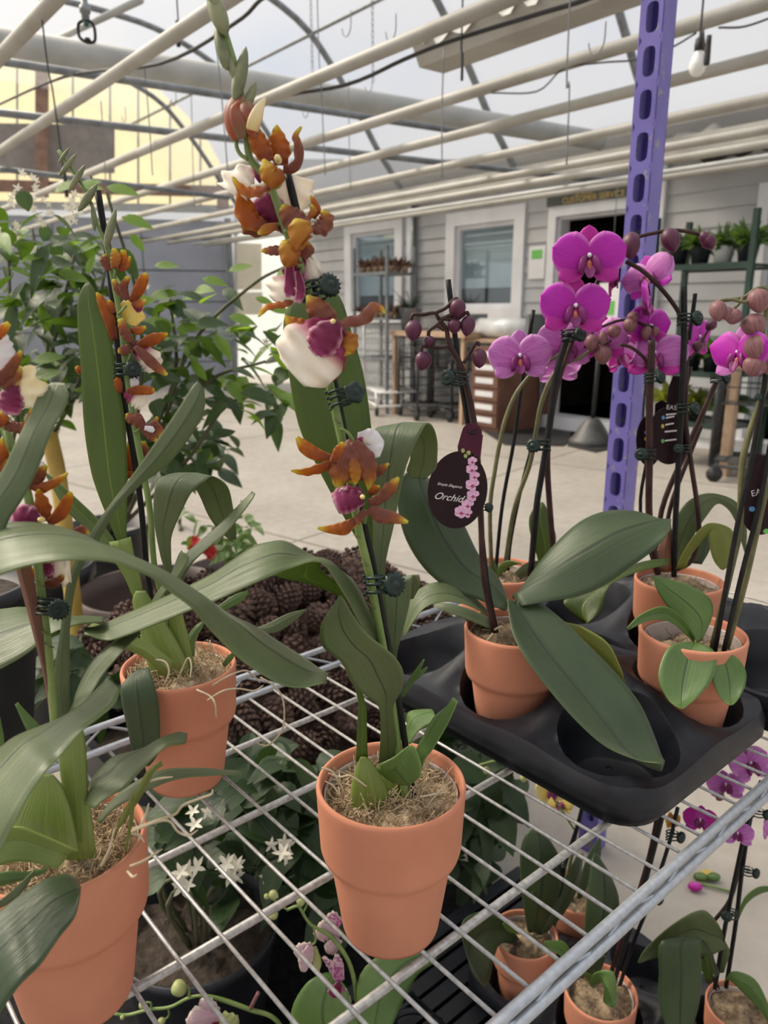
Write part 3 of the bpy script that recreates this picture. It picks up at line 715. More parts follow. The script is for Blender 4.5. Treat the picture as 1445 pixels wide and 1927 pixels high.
# ---------------------------------------------------------------- the wire shelf
BF, BB, A0, A1 = -.308, -.885, -.42, 1.50
rack = thing('wire_shelf', 'galvanised wire rack carrying the terracotta orchid pots', 'shelf', ab(.5, -.6))
def deck(z, wires=True, aw0=-.4):
    out = []
    for b in (-.39, -.526, -.659, -.788):
        MB().tube([ab(A0, b, z-.0058), ab(A1, b, z-.0058)], .0042, 8).build('cross_rod', 'galv', rack)
    a = aw0
    while a < A1:
        MB().tube([ab(a, BF, z-.0006), ab(a, BB, z-.0006)], .0020, 6).build('deck_wire', 'galv', rack)
        a += .0413
    for b, s in ((BF+.004, 1), (BB-.004, -1)):
        MB().tube([ab(A0, b, z), ab(A1, b, z)], .0052, 10).build('edge_rail', 'rail', rack)
        lower = b+s*.020 if s < 0 else b+.006
        zz = z+.022 if s < 0 else z-.0105
        MB().tube([ab(A0, lower, zz), ab(A1, lower, zz)], .0050, 10).build('edge_rail', 'rail', rack)
        P = []; q = A0; k = 0
        while q < A1:
            P.append(ab(q, b if k % 2 else lower, z if k % 2 else zz)); q += .052; k += 1
        MB().tube(P, .0024, 6, len(P)-1).build('edge_lacing', 'rail', rack)
deck(ZS, True, .2209-.0413*15)
for a, b in ((A0+.01, BF+.005), (A0+.01, BB-.008), (A1-.01, BF+.005)):
    MB().tube([ab(a, b, 0), ab(a, b, 1.2)], .0125, 14).build('upright', 'galv', rack)
# slotted purple post behind the right end
def post():
    c = Vector((.511, 1.65, 0)); vd = Vector((c.x, c.y, 0)).normalized(); th = math.radians(27)
    nrm = (Matrix.Rotation(-th, 3, 'Z') @ (-vd)); nrm.z = 0
    wdir = Vector((-nrm.y, nrm.x, 0))        # along the slotted face
    if wdir.dot(RIGHT) < 0: wdir = -wdir
    W, D = .046, .052; p0 = .076; mb = MB(); z = 0.; cz = 0
    N_ = 28; ct = 31
    for k in range(ct):
        zc = (k+.5)*p0; vs = []
        for i in range(N_):
            t = 2*PI*i/N_; cx, sn = math.cos(t), math.sin(t)
            hx, hz = .0125, .0265
            x = hx*math.copysign(abs(cx)**.75, cx); zz = (hz-hx)*math.copysign(min(1, abs(sn)*3), sn)+hx*sn
            k2 = max(abs(cx)/(W/2), abs(sn)/(p0/2)); ox, oz = cx/k2, sn/k2
            vs += [c+wdir*x+Vector((0,0,zc+zz)), c+wdir*ox+Vector((0,0,zc+oz))]
        mb.add(vs, [(2*i, 2*i+1, 2*((i+1) % N_)+1, 2*((i+1) % N_)) for i in range(N_)])
    top = ct*p0
    for s in (-1, 1):
        e = c+wdir*(s*W/2)
        mb.add([e, e-nrm*D, e-nrm*D+Vector((0,0,top)), e+Vector((0,0,top))], [(0,1,2,3)])
        mb.add([e-nrm*D, e-nrm*D-wdir*(s*.012), e-nrm*D-wdir*(s*.012)+Vector((0,0,top)), e-nrm*D+Vector((0,0,top))], [(0,1,2,3)])
    m, nt, out = nodes('chipped_purple_paint')
    wv = ramp(nt, noise(nt, 38., 5., None, .7), [(.61, (0,0,0)), (.625, (1,1,1))])
    col = mixc(nt, wv, ramp(nt, noise(nt, 8.), [(.3, (.125,.10,.36)), (.7, (.17,.14,.45))]), (.25,.25,.27))
    finish(nt, out, col, .42, wv, -.3, .001)
    o = link_mesh('slotted_post', mb.v, mb.f, m, None, None, False, .0022, -1)
    tag(o, 'purple slotted steel post with chipped paint rising behind the orchid trays', 'post')
post()
# ---------------------------------------------------------------- oncidium orchids: centre
def oncidium(label, px, py, s=1.):
    base = onz(px, py, ZS+.001)
    t = thing('oncidium_orchid', label, 'orchid', base, 'brown and white oncidium orchids')
    return t, base
def flower_at(par, px, py, y): return sub('flower', par, Y(px, py, y))
def col_(f, px, py, y, r=.0017, mat='column', l=2.2):
    MB().blob(Y(px, py, y), r, r, r*l, facing(), 8, 6).build('column', mat, f)
def spike_bud(par, px, py, y, w, h, ang, mat='spike'):
    return bud(par, px, py, y, w, h, ang, mat, 'bud')
ct, base = oncidium('middle oncidium orchid with the tallest flower spike, in a terracotta pot', 735, 1735)
pot(ct, base, 1., 'moss', .124, 900)
y = .583
# leaves (edges: left x,y, right x,y from base to tip)
leaf(ct, [(700,1190,722,1190),(690,1060,712,1060),(640,960,706,970),(598,880,703,880),(562,800,697,790),(543,700,683,700),(533,620,660,620),(545,570,640,560),(580,527,600,525)], .61, .64, 'leafg', fold=.07)
leaf(ct, [(722,1300,728,1300),(720,1180,730,1180),(706,1090,724,1075),(702,1000,742,985),(700,940,752,930),(699,880,765,875),(698,835,788,822),(708,806,803,797),(742,806,816,806),(768,830,823,832),(772,862,823,860),(765,886,820,882),(775,900,800,902)], .60, .66, 'leafo', fold=.05, ys=[.60,.60,.60,.605,.61,.61,.615,.63,.652,.668,.675,.68,.682])
leaf(ct, [(712,1300,722,1300),(703,1225,721,1215),(672,1165,702,1168),(643,1112,670,1100),(603,1058,628,1066),(549,1068,582,1043),(514,1082,538,1019),(480,1097,504,1021),(435,1118,469,1033),(400,1133,400,1080),(362,1147,340,1110),(299,1172,299,1129),(232,1198,232,1158),(199,1205,190,1176),(159,1193,156,1186)], .58, .585, 'leafo', fold=.06, ys=[.585,.585,.58,.575,.565,.555,.545,.54,.54,.54,.545,.55,.555,.56,.56], dy=0.05)
leaf(ct, [(560,1064,600,1052),(548,1068,606,1075),(514,1082,640,1100),(600,1105,655,1116),(690,1150,700,1160)], .585, .6, 'leafg', fold=.04)
leaf(ct, [(712,1436,749,1428),(716,1385,744,1376),(713,1332,740,1330),(691,1311,757,1296),(662,1285,759,1266),(642,1246,747,1242),(608,1218,726,1221),(602,1187,691,1194),(611,1163,663,1156),(628,1138,649,1131),(637,1122,641,1121)], .575, .545, 'leafo', fold=-.05, arc=-.012)
leaf(ct, [(670,1432,692,1430),(672,1370,690,1370),(674,1318,689,1332),(664,1285,678,1292),(658,1262,664,1262)], .572, .57, 'leafg', fold=.16)
leaf(ct, [(740,1330,746,1330),(735,1240,746,1240),(729,1180,758,1187),(722,1130,770,1138),(728,1098,777,1083),(760,1100,790,1100),(770,1128,778,1126)], .60, .64, 'leafo', fold=.06)
leaf(ct, [(714,1440,716,1438),(712,1450,742,1425),(724,1462,775,1403),(745,1475,792,1438),(768,1478,790,1462)], .55, .545, 'leafl', fold=-.12, dy=-.03)
leaf(ct, [(780,1436,794,1446),(784,1410,800,1428),(797,1385,814,1410),(815,1352,838,1370),(838,1332,850,1345),(858,1316,861,1319)], .575, .57, 'leafl', fold=.16, dy=-0.02)
leaf(ct, [(764,1400,772,1400),(766,1368,780,1384),(768,1342,795,1370),(788,1336,814,1360),(812,1335,821,1352)], .62, .63, 'leafl', fold=.12, dy=-0.02)
leaf(ct, [(752,1315,762,1308),(768,1280,778,1282),(783,1258,790,1262),(797,1240,799,1241)], .60, .60, 'leafl', fold=.2)
leaf(ct, [(766,1288,770,1290),(783,1268,790,1274),(803,1254,805,1256)], .60, .60, 'leafl', fold=.2)
leaf(ct, [(722,1500,765,1510),(718,1440,758,1440),(722,1400,752,1400),(730,1340,748,1345),(738,1300,746,1300)], .578, .59, 'bulb', fold=.25, name='leaf_sheath')
# pseudobulb
def pseudobulb(par, pts, y, th=.5, mat='bulb'):
    """pts: (left x, right x, y) rows in the picture"""
    P = [(Y(a, q, y), Y(b, q, y)) for a, b, q in pts]; m = MB(); n = 20; sg = 20; vs = []; fs = []; uvs = []
    L = [p for p, _ in P]; Q = [p for _, p in P]
    for i in range(n+1):
        l, r = cr(L, i/n), cr(Q, i/n); c = (l+r)*.5; h = (r-l)*.5; d = Vector((0,1,0))*h.length*th
        for j in range(sg):
            a = 2*PI*j/sg; k = 1-.04*math.cos(7*a)
            vs.append(c+h*math.cos(a)*k-d*math.sin(a)*k); uvs.append((j/sg*.9, i/n))
    for i in range(n):
        for j in range(sg): k = (j+1) % sg; fs.append((i*sg+j, i*sg+k, (i+1)*sg+k, (i+1)*sg+j))
    fs.append(tuple(n*sg+j for j in range(sg)))
    m.add(vs, fs, uvs); return m.build('pseudobulb', mat, par)
pseudobulb(ct, [(662,736,1530),(661,734,1500),(664,722,1470),(670,708,1445),(676,694,1430),(678,690,1425)], .566, .35)
stem(ct, [(783,1532),(763,1405),(745,1290),(729,1208),(711,1114),(698,1045),(684,985),(660,880),(633,740),(605,610),(585,524),(562,415),(541,328)], .583, .0029, 'stake', 'stake')
stem(ct, [(766,1525),(745,1380),(728,1260),(708,1150),(694,1075),(676,1000),(658,900),(640,811),(622,730),(596,620),(574,524),(552,470),(533,416),(511,355),(487,320),(469,294),(463,240),(453,178),(440,120),(425,70),(402,-10)], .574, [.0033]*9+[.003]*4+[.0026]*8, 'stalk', 'flower_stalk')
for q, (a, b) in enumerate(((687,1060),(672,1008),(634,792),(700,1140))):
    MB().tube([Y(a-7,b-3,.571), Y(a,b+2,.569), Y(a+7,b+4,.571)], .0006, 6).build('node_scar', 'stalko', ct)
clip(ct, 706, 1100, .57, 1.15, 4, 1, 0); clip(ct, 636, 750, .57, 1.0, 15, 1, 1); clip(ct, 588, 548, .57, 1.0, 10, 1, 0)
# top of the spike
for a in ((409,22,44,70,20),(417,88,34,66,12),(452,140,36,78,-12),(433,120,26,60,22),(398,-10,30,60,25),(470,185,26,50,-20)):
    spike_bud(ct, a[0], a[1], .572, a[2]*.64, a[3]*1.25, 180+a[4], 'spike')
f = bud(ct, 448, 222, .572, 48, 82, -10, 'budr'); bud(ct, 470, 224, .566, 34, 70, 15, 'budr')
petal(ct, [(474,246,12),(480,225,13),(488,203,9),(499,184,2)], .560, 'lipc', 'bud_sepal', .4, .25, 0)
petal(ct, [(455,262,8),(448,230,14),(442,205,9),(450,190,2)], .556, 'budr', 'bud_sepal', .3, .3, 0)
stem(ct, [(466,300),(452,290),(445,275),(446,258)], .572, .0014, 'stalk', 'pedicel')
# F2
def fl(par, c, y, petals, colm=None, ped=None):
    f = flower_at(par, c[0], c[1], y)
    for p in petals:
        kind, mat, pts = p[0], p[1], p[2]; kw = p[3] if len(p) > 3 else {}
        petal(f, pts, y+kw.pop('dy', 0), mat, kind, **kw)
    if colm: col_(f, colm[0], colm[1], y-.006, colm[2] if len(colm) > 2 else .0024)
    if ped: stem(f, ped, y+.003, .0013, 'stalk', 'pedicel', 8)
    return f
T, TB, TY = 'tepal', 'tepalb', 'tepaly'
fl(ct, (520,325), .565, [
 ('sepal', T, [(508,305,10),(492,280,18),(482,255,15),(482,238,3)], dict(tilt=.3)),
 ('petal', T, [(528,312,12),(527,285,20),(522,258,15),(520,235,2)], dict(tilt=-.2, dy=.006)),
 ('sepal', TB, [(533,318,8),(548,318,10),(562,300,9),(560,270,8),(556,255,6),(567,238,2)], dict(tilt=.5, dy=.002)),
 ('petal', TY, [(535,328,10),(518,335,20),(505,322,18),(496,300,3)], dict(tilt=-.3, dy=-.012, cup=.25)),
 ('lip', 'lip', [(515,325,10),(492,325,16),(470,325,16),(450,345,34),(436,365,28)], dict(tilt=.4, dy=.01, cup=.15, ruffle=.003)),
 ('sepal', T, [(508,352,6),(480,362,10),(455,357,9),(437,333,2)], dict(tilt=.6, dy=-.004))], (523,300,.0026), [(512,355),(525,350),(530,338)])
fl(ct, (505,415), .575, [
 ('lip', 'lip', [(530,432,8),(515,410,22),(522,385,40),(545,355,48),(552,330,40)], dict(tilt=.3, dy=.012, cup=.12, ruffle=.003)),
 ('lip', 'lipm', [(540,440,6),(520,405,24),(498,385,30),(490,370,24)], dict(tilt=-.2, dy=.006)),
 ('sepal', T, [(500,425,8),(478,420,17),(462,400,20),(455,365,10),(460,358,2)], dict(tilt=.4, dy=-.004)),
 ('sepal', TB, [(520,425,6),(490,432,14),(465,425,15),(460,412,3)], dict(tilt=-.5, dy=.004)),
 ('petal', TY, [(522,425,6),(500,432,10),(485,440,3)], dict(dy=-.006))], None, [(532,418),(515,425),(500,422)])
fl(ct, (592,430), .565, [
 ('petal', TB, [(580,425,12),(555,415,22),(538,398,16),(532,385,4)], dict(tilt=.3)),
 ('sepal', TB, [(588,432,8),(605,430,16),(615,410,14),(608,395,4)], dict(tilt=-.4, dy=.002)),
 ('sepal', T, [(590,412,4),(596,395,8),(590,378,5),(584,368,2)], dict(dy=.008)),
 ('sepal', TY, [(580,440,10),(572,455,24),(562,425,22),(555,412,3)], dict(dy=-.014, cup=.3, tilt=.2)),
 ('petal', TY, [(580,412,5),(590,396,7),(585,385,3)], dict(dy=.004))], None, [(535,435),(555,440),(575,440)])
fl(ct, (556,490), .565, [
 ('lip', 'lip', [(556,488,12),(545,520,16),(535,545,34),(525,570,14)], dict(tilt=.5, dy=.008, cup=.15, ruffle=.003)),
 ('lip', 'lip', [(560,492,10),(572,505,24),(588,500,28),(598,490,10)], dict(tilt=-.4, dy=.010, cup=.1, ruffle=.002)),
 ('petal', TB, [(560,485,10),(548,465,22),(545,450,12)], dict(dy=.004)),
 ('lip', 'lipm', [(550,470,14),(545,500,8),(546,545,12),(545,560,6)], dict(dy=.001)),
 ('sepal', TY, [(562,490,8),(550,488,20),(538,465,15),(532,452,2)], dict(dy=-.012, cup=.3)),
 ('sepal', TB, [(540,470,8),(512,472,9),(490,472,2)], dict(tilt=.4)),
 ('sepal', TB, [(568,485,9),(578,470,14),(572,455,8)], dict(dy=-.004)),
 ('sepal', T, [(556,550,5),(540,570,8),(520,575,6),(500,580,6),(486,596,2)], dict(tilt=.5, dy=.004)),
 ('sepal', 'lipm', [(560,510,5),(566,545,9),(560,570,7)], dict(dy=-.003))], None, [(568,500),(560,500)])
fl(ct, (630,625), .555, [
 ('sepal', TB, [(625,622,14),(612,600,24),(592,575,19),(578,556,3)], dict(tilt=.2, dy=.003, cup=.1)),
 ('petal', TB, [(632,618,9),(658,606,10),(685,600,12),(702,580,12),(716,580,6),(724,590,2)], dict(tilt=-.4, dy=-.004)),
 ('petal', T, [(600,622,11),(575,618,17),(550,610,14),(536,595,2)], dict(tilt=.3, dy=.004)),
 ('lip', 'lip', [(638,606,16),(622,626,40),(594,655,64),(568,682,64),(548,700,36)], dict(tilt=.15, dy=-.003, cup=.1, ruffle=.0042, rf=3.5)),
 ('lip_lobe', 'lipm', [(636,608,10),(622,624,28),(606,644,33),(594,658,22),(588,664,8)], dict(dy=-.0075, cup=.12, tilt=.15)),
 ('sepal', TY, [(640,630,10),(655,640,20),(652,655,18),(645,668,6)], dict(dy=-.004, tilt=.3)),
 ('sepal', TB, [(640,650,10),(640,680,12),(628,705,9),(604,728,3)], dict(tilt=-.5, dy=.004))], (627,606,.0022), [(632,640),(622,680)])
fl(ct, (655,865), .565, [
 ('sepal', TB, [(664,830,8),(648,858,22),(640,890,22),(636,920,5)], dict(tilt=.4, dy=-.004, cup=.2)),
 ('sepal', TB, [(666,830,8),(682,862,22),(694,890,16),(695,925,3)], dict(tilt=-.4, dy=-.004, cup=.2)),
 ('petal', TB, [(664,850,16),(662,890,30),(658,908,10)], dict(dy=.004)),
 ('petal', T, [(625,862,5),(595,855,12),(572,840,12),(558,822,3)], dict(tilt=.2)),
 ('sepal', T, [(632,868,5),(605,880,9),(575,888,7),(548,886,2)], dict(tilt=-.4)),
 ('lip', 'lip', [(668,830,4),(685,828,6),(700,835,4)], dict(dy=.008)),
 ('lip', 'lipw', [(672,824,10),(690,826,22),(700,840,24),(705,862,10)], dict(dy=.010, cup=.1)),
 ('petal', T, [(628,872,8),(638,848,10),(646,832,3)], dict(dy=-.006)),
 ('column', TY, [(664,862,6),(668,882,12),(669,900,9),(668,912,2)], dict(dy=-.008, cup=.4)),
 ('sepal', TB, [(695,895,6),(715,885,9),(732,872,2)], dict(tilt=.3, dy=.002))], None, [(640,806),(655,815),(666,832)])
M_done = True
fl(ct, (688,945), .555, [
 ('lip', 'lipm', [(685,938,10),(665,940,22),(645,942,26),(630,948,20)], dict(tilt=.3, dy=-.002, cup=.25, ruffle=.002)),
 ('lip', 'lip', [(684,932,10),(660,930,16),(638,938,16),(630,928,6)], dict(tilt=-.6, dy=.002)),
 ('petal', TB, [(694,946,7),(715,938,10),(735,918,12),(750,898,3)], dict(tilt=.3)),
 ('sepal', TB, [(694,955,9),(715,970,14),(742,975,11),(768,983,3)], dict(tilt=-.3)),
 ('sepal', TB, [(688,960,7),(676,975,8),(664,985,9)], dict(dy=-.002)),
 ('sepal', T, [(668,980,7),(648,994,13),(622,996,8),(597,994,2)], dict(tilt=.2, dy=-.003)),
 ('petal', T, [(695,930,5),(705,920,8),(715,915,3)], dict(dy=.005))], (682,935,.0020), [(690,960),(686,985)])
roots(ct, [[(690,1480),(660,1460),(640,1462),(618,1455)],[(640,1500),(628,1480),(612,1470)],[(790,1500),(815,1495),(845,1490)],[(805,1515),(830,1485),(850,1470)],[(605,1445),(625,1452),(640,1475),(648,1492)]], .56, .0008)
# ---------------------------------------------------------------- oncidium: bottom left
lt, base = oncidium('nearest oncidium orchid cut off by the lower left corner, in a terracotta pot', 148, 1865)
pot(lt, base, 1., 'moss', .130, 900)
leaf(lt, [(-90,1080,-80,1210),(-60,1015,-60,1110),(0,988,0,1081),(66,984,66,1061),(140,1000,135,1053),(205,1032,205,1056),(262,1060,248,1070),(299,1076,284,1085),(349,1099,315,1109),(398,1132,360,1142),(432,1156,382,1169),(480,1179,415,1205),(520,1205,458,1245),(573,1239,521,1284),(600,1258,563,1294),(620,1272,612,1284)], .42, .56, 'leafo', fold=.05, ys=[.44,.43,.42,.42,.42,.43,.44,.45,.46,.47,.48,.49,.5,.51,.52,.53], dy=-0.08)
leaf(lt, [(-130,1520,-40,1660),(-110,1490,-10,1620),(-60,1450,28,1546),(-5,1412,54,1496),(28,1387,87,1450),(76,1367,113,1422),(113,1352,153,1376),(153,1326,185,1350),(185,1295,214,1324),(207,1273,225,1296)], .36, .44, 'leafo', fold=.05, dy=-0.09)
leaf(lt, [(-60,1760,-15,1930),(0,1716,33,1858),(43,1682,73,1818),(90,1654,110,1765),(130,1647,138,1729),(150,1668,148,1695)], .36, .41, 'leafp', fold=.06, dy=-0.04)
leaf(lt, [(140,1620,150,1620),(122,1450,160,1450),(108,1375,150,1370),(102,1311,132,1320),(105,1245,131,1245),(114,1190,132,1180),(126,1098,141,1110),(142,1054,157,1062),(171,1003,188,1014),(200,960,222,955),(238,910,268,910),(289,838,318,872),(332,775,362,815),(359,732,384,772),(372,717,384,732)], .495, .54, 'leafo', fold=.10)
leaf(lt, [(133,1345,150,1340),(148,1293,174,1302),(174,1245,196,1267),(205,1215,229,1228),(240,1193,246,1210),(262,1186,265,1192)], .50, .56, 'leafo', fold=.14, dy=-0.02)
leaf(lt, [(168,1512,176,1522),(170,1472,200,1502),(195,1440,236,1482),(217,1423,260,1455),(262,1411,287,1427),(302,1393,313,1405),(334,1378,336,1401),(347,1383,350,1398)], .48, .52, 'leafo', fold=.10, dy=-0.035)
leaf(lt, [(184,1546,188,1550),(200,1519,212,1524),(229,1489,249,1502),(269,1464,276,1488),(307,1449,312,1472),(349,1446,349,1463),(399,1447,399,1459),(455,1455,455,1457)], .5, .54, 'leafo', fold=.08, dy=-0.02)
leaf(lt, [(216,1575,223,1560),(235,1522,256,1515),(262,1478,278,1478),(278,1450,291,1452),(302,1431,307,1440)], .46, .47, 'leafy', fold=.14)
leaf(lt, [(235,1600,239,1602),(245,1530,252,1530),(249,1492,252,1492)], .455, .455, 'leafy', fold=.1)
pseudobulb(lt, [(112,182,1612),(113,178,1580),(118,172,1530),(118,166,1490),(112,164,1440),(110,160,1390),(120,150,1350)], .485, .25)
pseudobulb(lt, [(60,150,1600),(30,146,1580),(22,140,1550),(36,132,1515),(58,118,1480),(74,100,1458)], .475, .22, 'bulb')
leaf(lt, [(108,1636,144,1600),(70,1625,80,1572),(25,1622,32,1556),(-30,1640,-25,1570)], .455, .44, 'bulb', fold=-.18)
leaf(lt, [(75,1640,95,1630),(45,1655,60,1640),(5,1665,10,1640),(-30,1668,-30,1650)], .44, .43, 'leafl', fold=.2)
leaf(lt, [(60,1640,66,1636),(30,1690,45,1655),(5,1705,18,1680),(-10,1712,-8,1700)], .43, .42, 'leafo', fold=.2)
leaf(lt, [(52,1376,76,1367),(40,1350,52,1342),(29,1325,33,1322)], .5, .5, 'leafl', fold=.15)
leaf(lt, [(-3,1420,4,1420),(-8,1370,8,1392),(-4,1350,0,1350)], .48, .48, 'leafl', fold=.15)
leaf(lt, [(-60,1150,-60,1290),(0,1147,0,1259),(44,1143,50,1230),(90,1152,98,1192),(130,1162,142,1176),(161,1163,167,1172),(194,1168,195,1171)], .54, .58, 'leafo', fold=.06, dy=-0.05)
leaf(lt, [(-70,985,0,1040),(-55,960,14,985),(-25,925,45,935),(5,885,70,885),(28,838,88,835),(45,805,104,798),(60,775,120,772),(73,745,129,742),(97,721,122,722)], .44, .48, 'leafo', fold=.06)
leaf(lt, [(20,1040,62,1045),(32,1075,60,1075),(47,1130,72,1130),(60,1180,81,1185),(73,1230,87,1230),(86,1290,96,1290),(96,1360,100,1360)], .485, .49, 'leaf_dry', fold=-.3, name='dried_leaf')
stem(lt, [(103,1370),(97,1290),(88,1200),(78,1120),(70,1050),(60,985),(52,930),(25,850),(8,800),(-10,720),(-25,600)], .49, .0030, 'stalk', 'flower_stalk')
for a, b in ((74,1100),(92,1215),(84,1190)):
    MB().tube([Y(a-9,b-4,.487), Y(a,b+1,.484), Y(a+9,b+3,.487)], .0006, 6).build('node_scar', 'stalko', lt)
clip(lt, 88, 1142, .482, .85, -6, 1, 0)
y = .485
fl(lt, (30,740), .48, [
 ('lip', 'lipc', [(25,730,16),(45,710,24),(55,735,34),(50,765,22)], dict(tilt=.4, cup=.2, ruffle=.003)),
 ('lip', 'lipw', [(5,700,18),(5,660,22),(-5,630,16)], dict(dy=.004)),
 ('lip_lobe', 'lipm', [(25,725,14),(22,755,26),(20,780,16)], dict(dy=-.004, cup=.25)),
 ('sepal', TB, [(-10,720,12),(15,700,13),(32,675,9),(40,660,3)], dict(dy=-.008, tilt=.3)),
 ('sepal', TB, [(-12,705,10),(10,720,14),(32,705,10),(38,690,3)], dict(dy=-.006)),
 ('petal', T, [(-20,640,10),(0,625,12),(18,608,5)], dict(dy=-.004)),
 ('sepal', TB, [(10,800,9),(35,805,10),(55,800,8)], dict(dy=-.004)),
 ('sepal', TY, [(55,800,10),(65,785,14),(62,765,5)], dict(dy=-.004)),
 ('petal', T, [(-5,800,10),(5,785,13),(2,775,4)], dict(dy=-.006))], None, [(20,850),(10,810)])
fl(lt, (10,870), .49, [('petal', T, [(0,880,10),(10,850,14),(2,825,4)], dict(tilt=.3)), ('sepal', T, [(-5,890,14),(5,875,10),(12,850,3)], {})])
fl(lt, (75,900), .49, [
 ('petal', TB, [(58,915,8),(72,895,14),(88,875,3)], dict(tilt=.3)),
 ('sepal', T, [(52,912,6),(80,918,10),(108,905,7),(128,890,2)], dict(tilt=-.3)),
 ('lip', 'lipw', [(60,905,8),(72,880,14),(78,866,6)], dict(dy=.004))], None, [(45,910),(58,912)])
fl(lt, (80,965), .485, [
 ('lip', 'lipm', [(78,985,10),(58,975,24),(40,972,22),(30,985,14)], dict(tilt=.2, cup=.25)),
 ('lip', 'lipw', [(60,985,12),(38,978,20),(20,990,14)], dict(dy=.004)),
 ('petal', T, [(88,980,8),(82,955,15),(74,930,8),(72,920,2)], dict(dy=.002)),
 ('sepal', T, [(92,985,7),(115,965,13),(128,940,10),(134,925,3)], dict(tilt=.2))], (78,978,.002), [(68,995),(72,1010)])
fl(lt, (95,1075), .5, [
 ('lip', 'lip', [(78,1068,10),(95,1065,20),(118,1070,32),(135,1068,24)], dict(tilt=.2, cup=.15, ruffle=.003)),
 ('lip_lobe', 'lipm', [(80,1060,8),(90,1070,14),(98,1082,6)], dict(dy=-.004)),
 ('sepal', TB, [(82,1098,6),(100,1098,9),(115,1088,6),(120,1082,2)], dict(dy=-.005, tilt=.3)),
 ('sepal', T, [(70,1085,6),(62,1078,8),(60,1068,3)], {})])
fl(lt, (155,998), .47, [('petal', TB, [(140,1000,5),(155,996,8),(168,1004,3)], {})])
roots(lt, [[(250,1560,.45),(300,1542,.45),(330,1532,.46),(345,1515,.46),(375,1503,.47),(397,1495,.47),(400,1486,.47)],[(248,1565,.44),(290,1548,.44),(318,1545,.44),(335,1565,.45),(355,1572,.45),(372,1562,.46)],[(245,1630,.43),(270,1620,.43),(305,1598,.45)],[(240,1640,.43),(250,1650,.42),(258,1645,.42)],[(250,1568,.44),(262,1572,.44),(272,1585,.44)],[(262,1560,.45),(275,1530,.46),(280,1512,.46)],[(282,1470,.48),(300,1465,.48),(325,1462,.48)],[(190,1630,.45),(205,1600,.45),(215,1560,.45)]], .45, .0009)
# ---------------------------------------------------------------- oncidium: middle left
mt, base = oncidium('oncidium orchid behind, standing by the rear rail between the other two', 352, 1461)
pot(mt, base, 1., 'moss', .132, 700)
y = .81
leaf(mt, [(246,1120,262,1112),(232,1050,240,1045),(205,980,239,960),(185,930,239,915),(170,880,239,865),(158,798,235,790),(153,699,219,699),(147,626,206,626),(146,570,190,575),(155,542,178,545),(165,531,168,532)], .81, .84, 'leafg', fold=.06)
leaf(mt, [(318,1200,330,1200),(311,1085,324,1080),(302,1046,322,1040),(291,990,324,1005),(289,946,345,956),(293,915,362,925),(306,897,385,905),(350,892,402,897),(374,930,428,915),(392,970,438,953),(412,998,444,990),(434,1018,445,1014)], .80, .86, 'leafo', fold=.06, ys=[.8,.8,.8,.8,.8,.8,.81,.83,.84,.845,.85,.85])
leaf(mt, [(310,1150,325,1155),(330,1090,343,1095),(346,1048,363,1058),(375,1020,393,1030),(410,990,426,1002),(440,960,456,965),(470,934,474,940),(479,928,480,929)], .79, .83, 'leafo', fold=.12, dy=-0.03)
leaf(mt, [(280,1160,300,1160),(289,1132,301,1128),(318,1090,335,1085),(336,1045,354,1055),(343,1036,352,1042)], .77, .78, 'leafo', fold=.16, dy=-0.02)
leaf(mt, [(246,1080,240,1050),(218,1022,207,1037),(185,978,172,1005),(135,930,131,967),(100,898,105,928),(82,886,84,890)], .82, .88, 'leafg', fold=.08)
leaf(mt, [(256,1135,272,1125),(234,1085,264,1085),(216,1055,254,1050),(206,1020,246,1010)], .8, .8, 'bulb', fold=.2, name='leaf_sheath')
pseudobulb(mt, [(290,362,1285),(278,352,1245),(264,326,1195),(254,300,1155),(250,284,1128),(256,274,1112)], .79, .4)
pseudobulb(mt, [(330,370,1275),(325,360,1220),(318,346,1165),(322,338,1125)], .80, .4)
leaf(mt, [(348,1235,366,1235),(352,1200,368,1205),(368,1178,380,1182),(383,1168,385,1170)], .80, .82, 'leafl', fold=.2)
leaf(mt, [(378,1168,388,1175),(412,1139,421,1150),(440,1120,451,1134),(466,1111,468,1117)], .82, .85, 'leafl', fold=.15)
leaf(mt, [(470,1185,495,1190),(500,1175,520,1190),(540,1155,552,1170),(575,1146,577,1148)], .8, .84, 'leafo', fold=.14)
leaf(mt, [(310,1275,330,1248),(275,1240,288,1215),(240,1222,256,1198),(215,1202,226,1185),(165,1180,175,1172)], .765, .75, 'bulb', fold=.25)
leaf(mt, [(256,1262,280,1256),(232,1285,288,1280),(227,1305,297,1315),(233,1340,301,1355),(243,1385,301,1395),(250,1420,296,1420),(262,1440,282,1440)], .755, .745, 'leafp', fold=-.08, arc=-.02)
leaf(mt, [(418,1250,424,1254),(428,1235,438,1240),(440,1225,442,1227)], .8, .8, 'leafl', fold=.2)
stem(mt, [(300,1250),(283,1115),(275,1060),(265,950),(250,850),(233,750),(220,640),(204,490),(184,359)], .835, .0034, 'stake', 'stake')
stem(mt, [(330,1250),(306,1130),(290,1060),(282,960),(268,880),(252,790),(236,690),(226,600),(212,520),(200,460),(186,430),(172,385),(150,340),(110,283)], .825, [.0034]*6+[.0028]*4+[.0018]*4, 'stalk', 'flower_stalk')
for a in ((128,310,10,44,-38),(145,335,12,50,-32),(165,372,16,52,-35),(208,430,16,66,-15),(176,408,10,46,5),(120,293,7,30,-35)):
    spike_bud(mt, a[0], a[1], .82, a[2]*.9, a[3]*1.15, 180-a[4]*-1, 'spike')
clip(mt, 230, 698, .82, 1.1, 0, 1, 0)
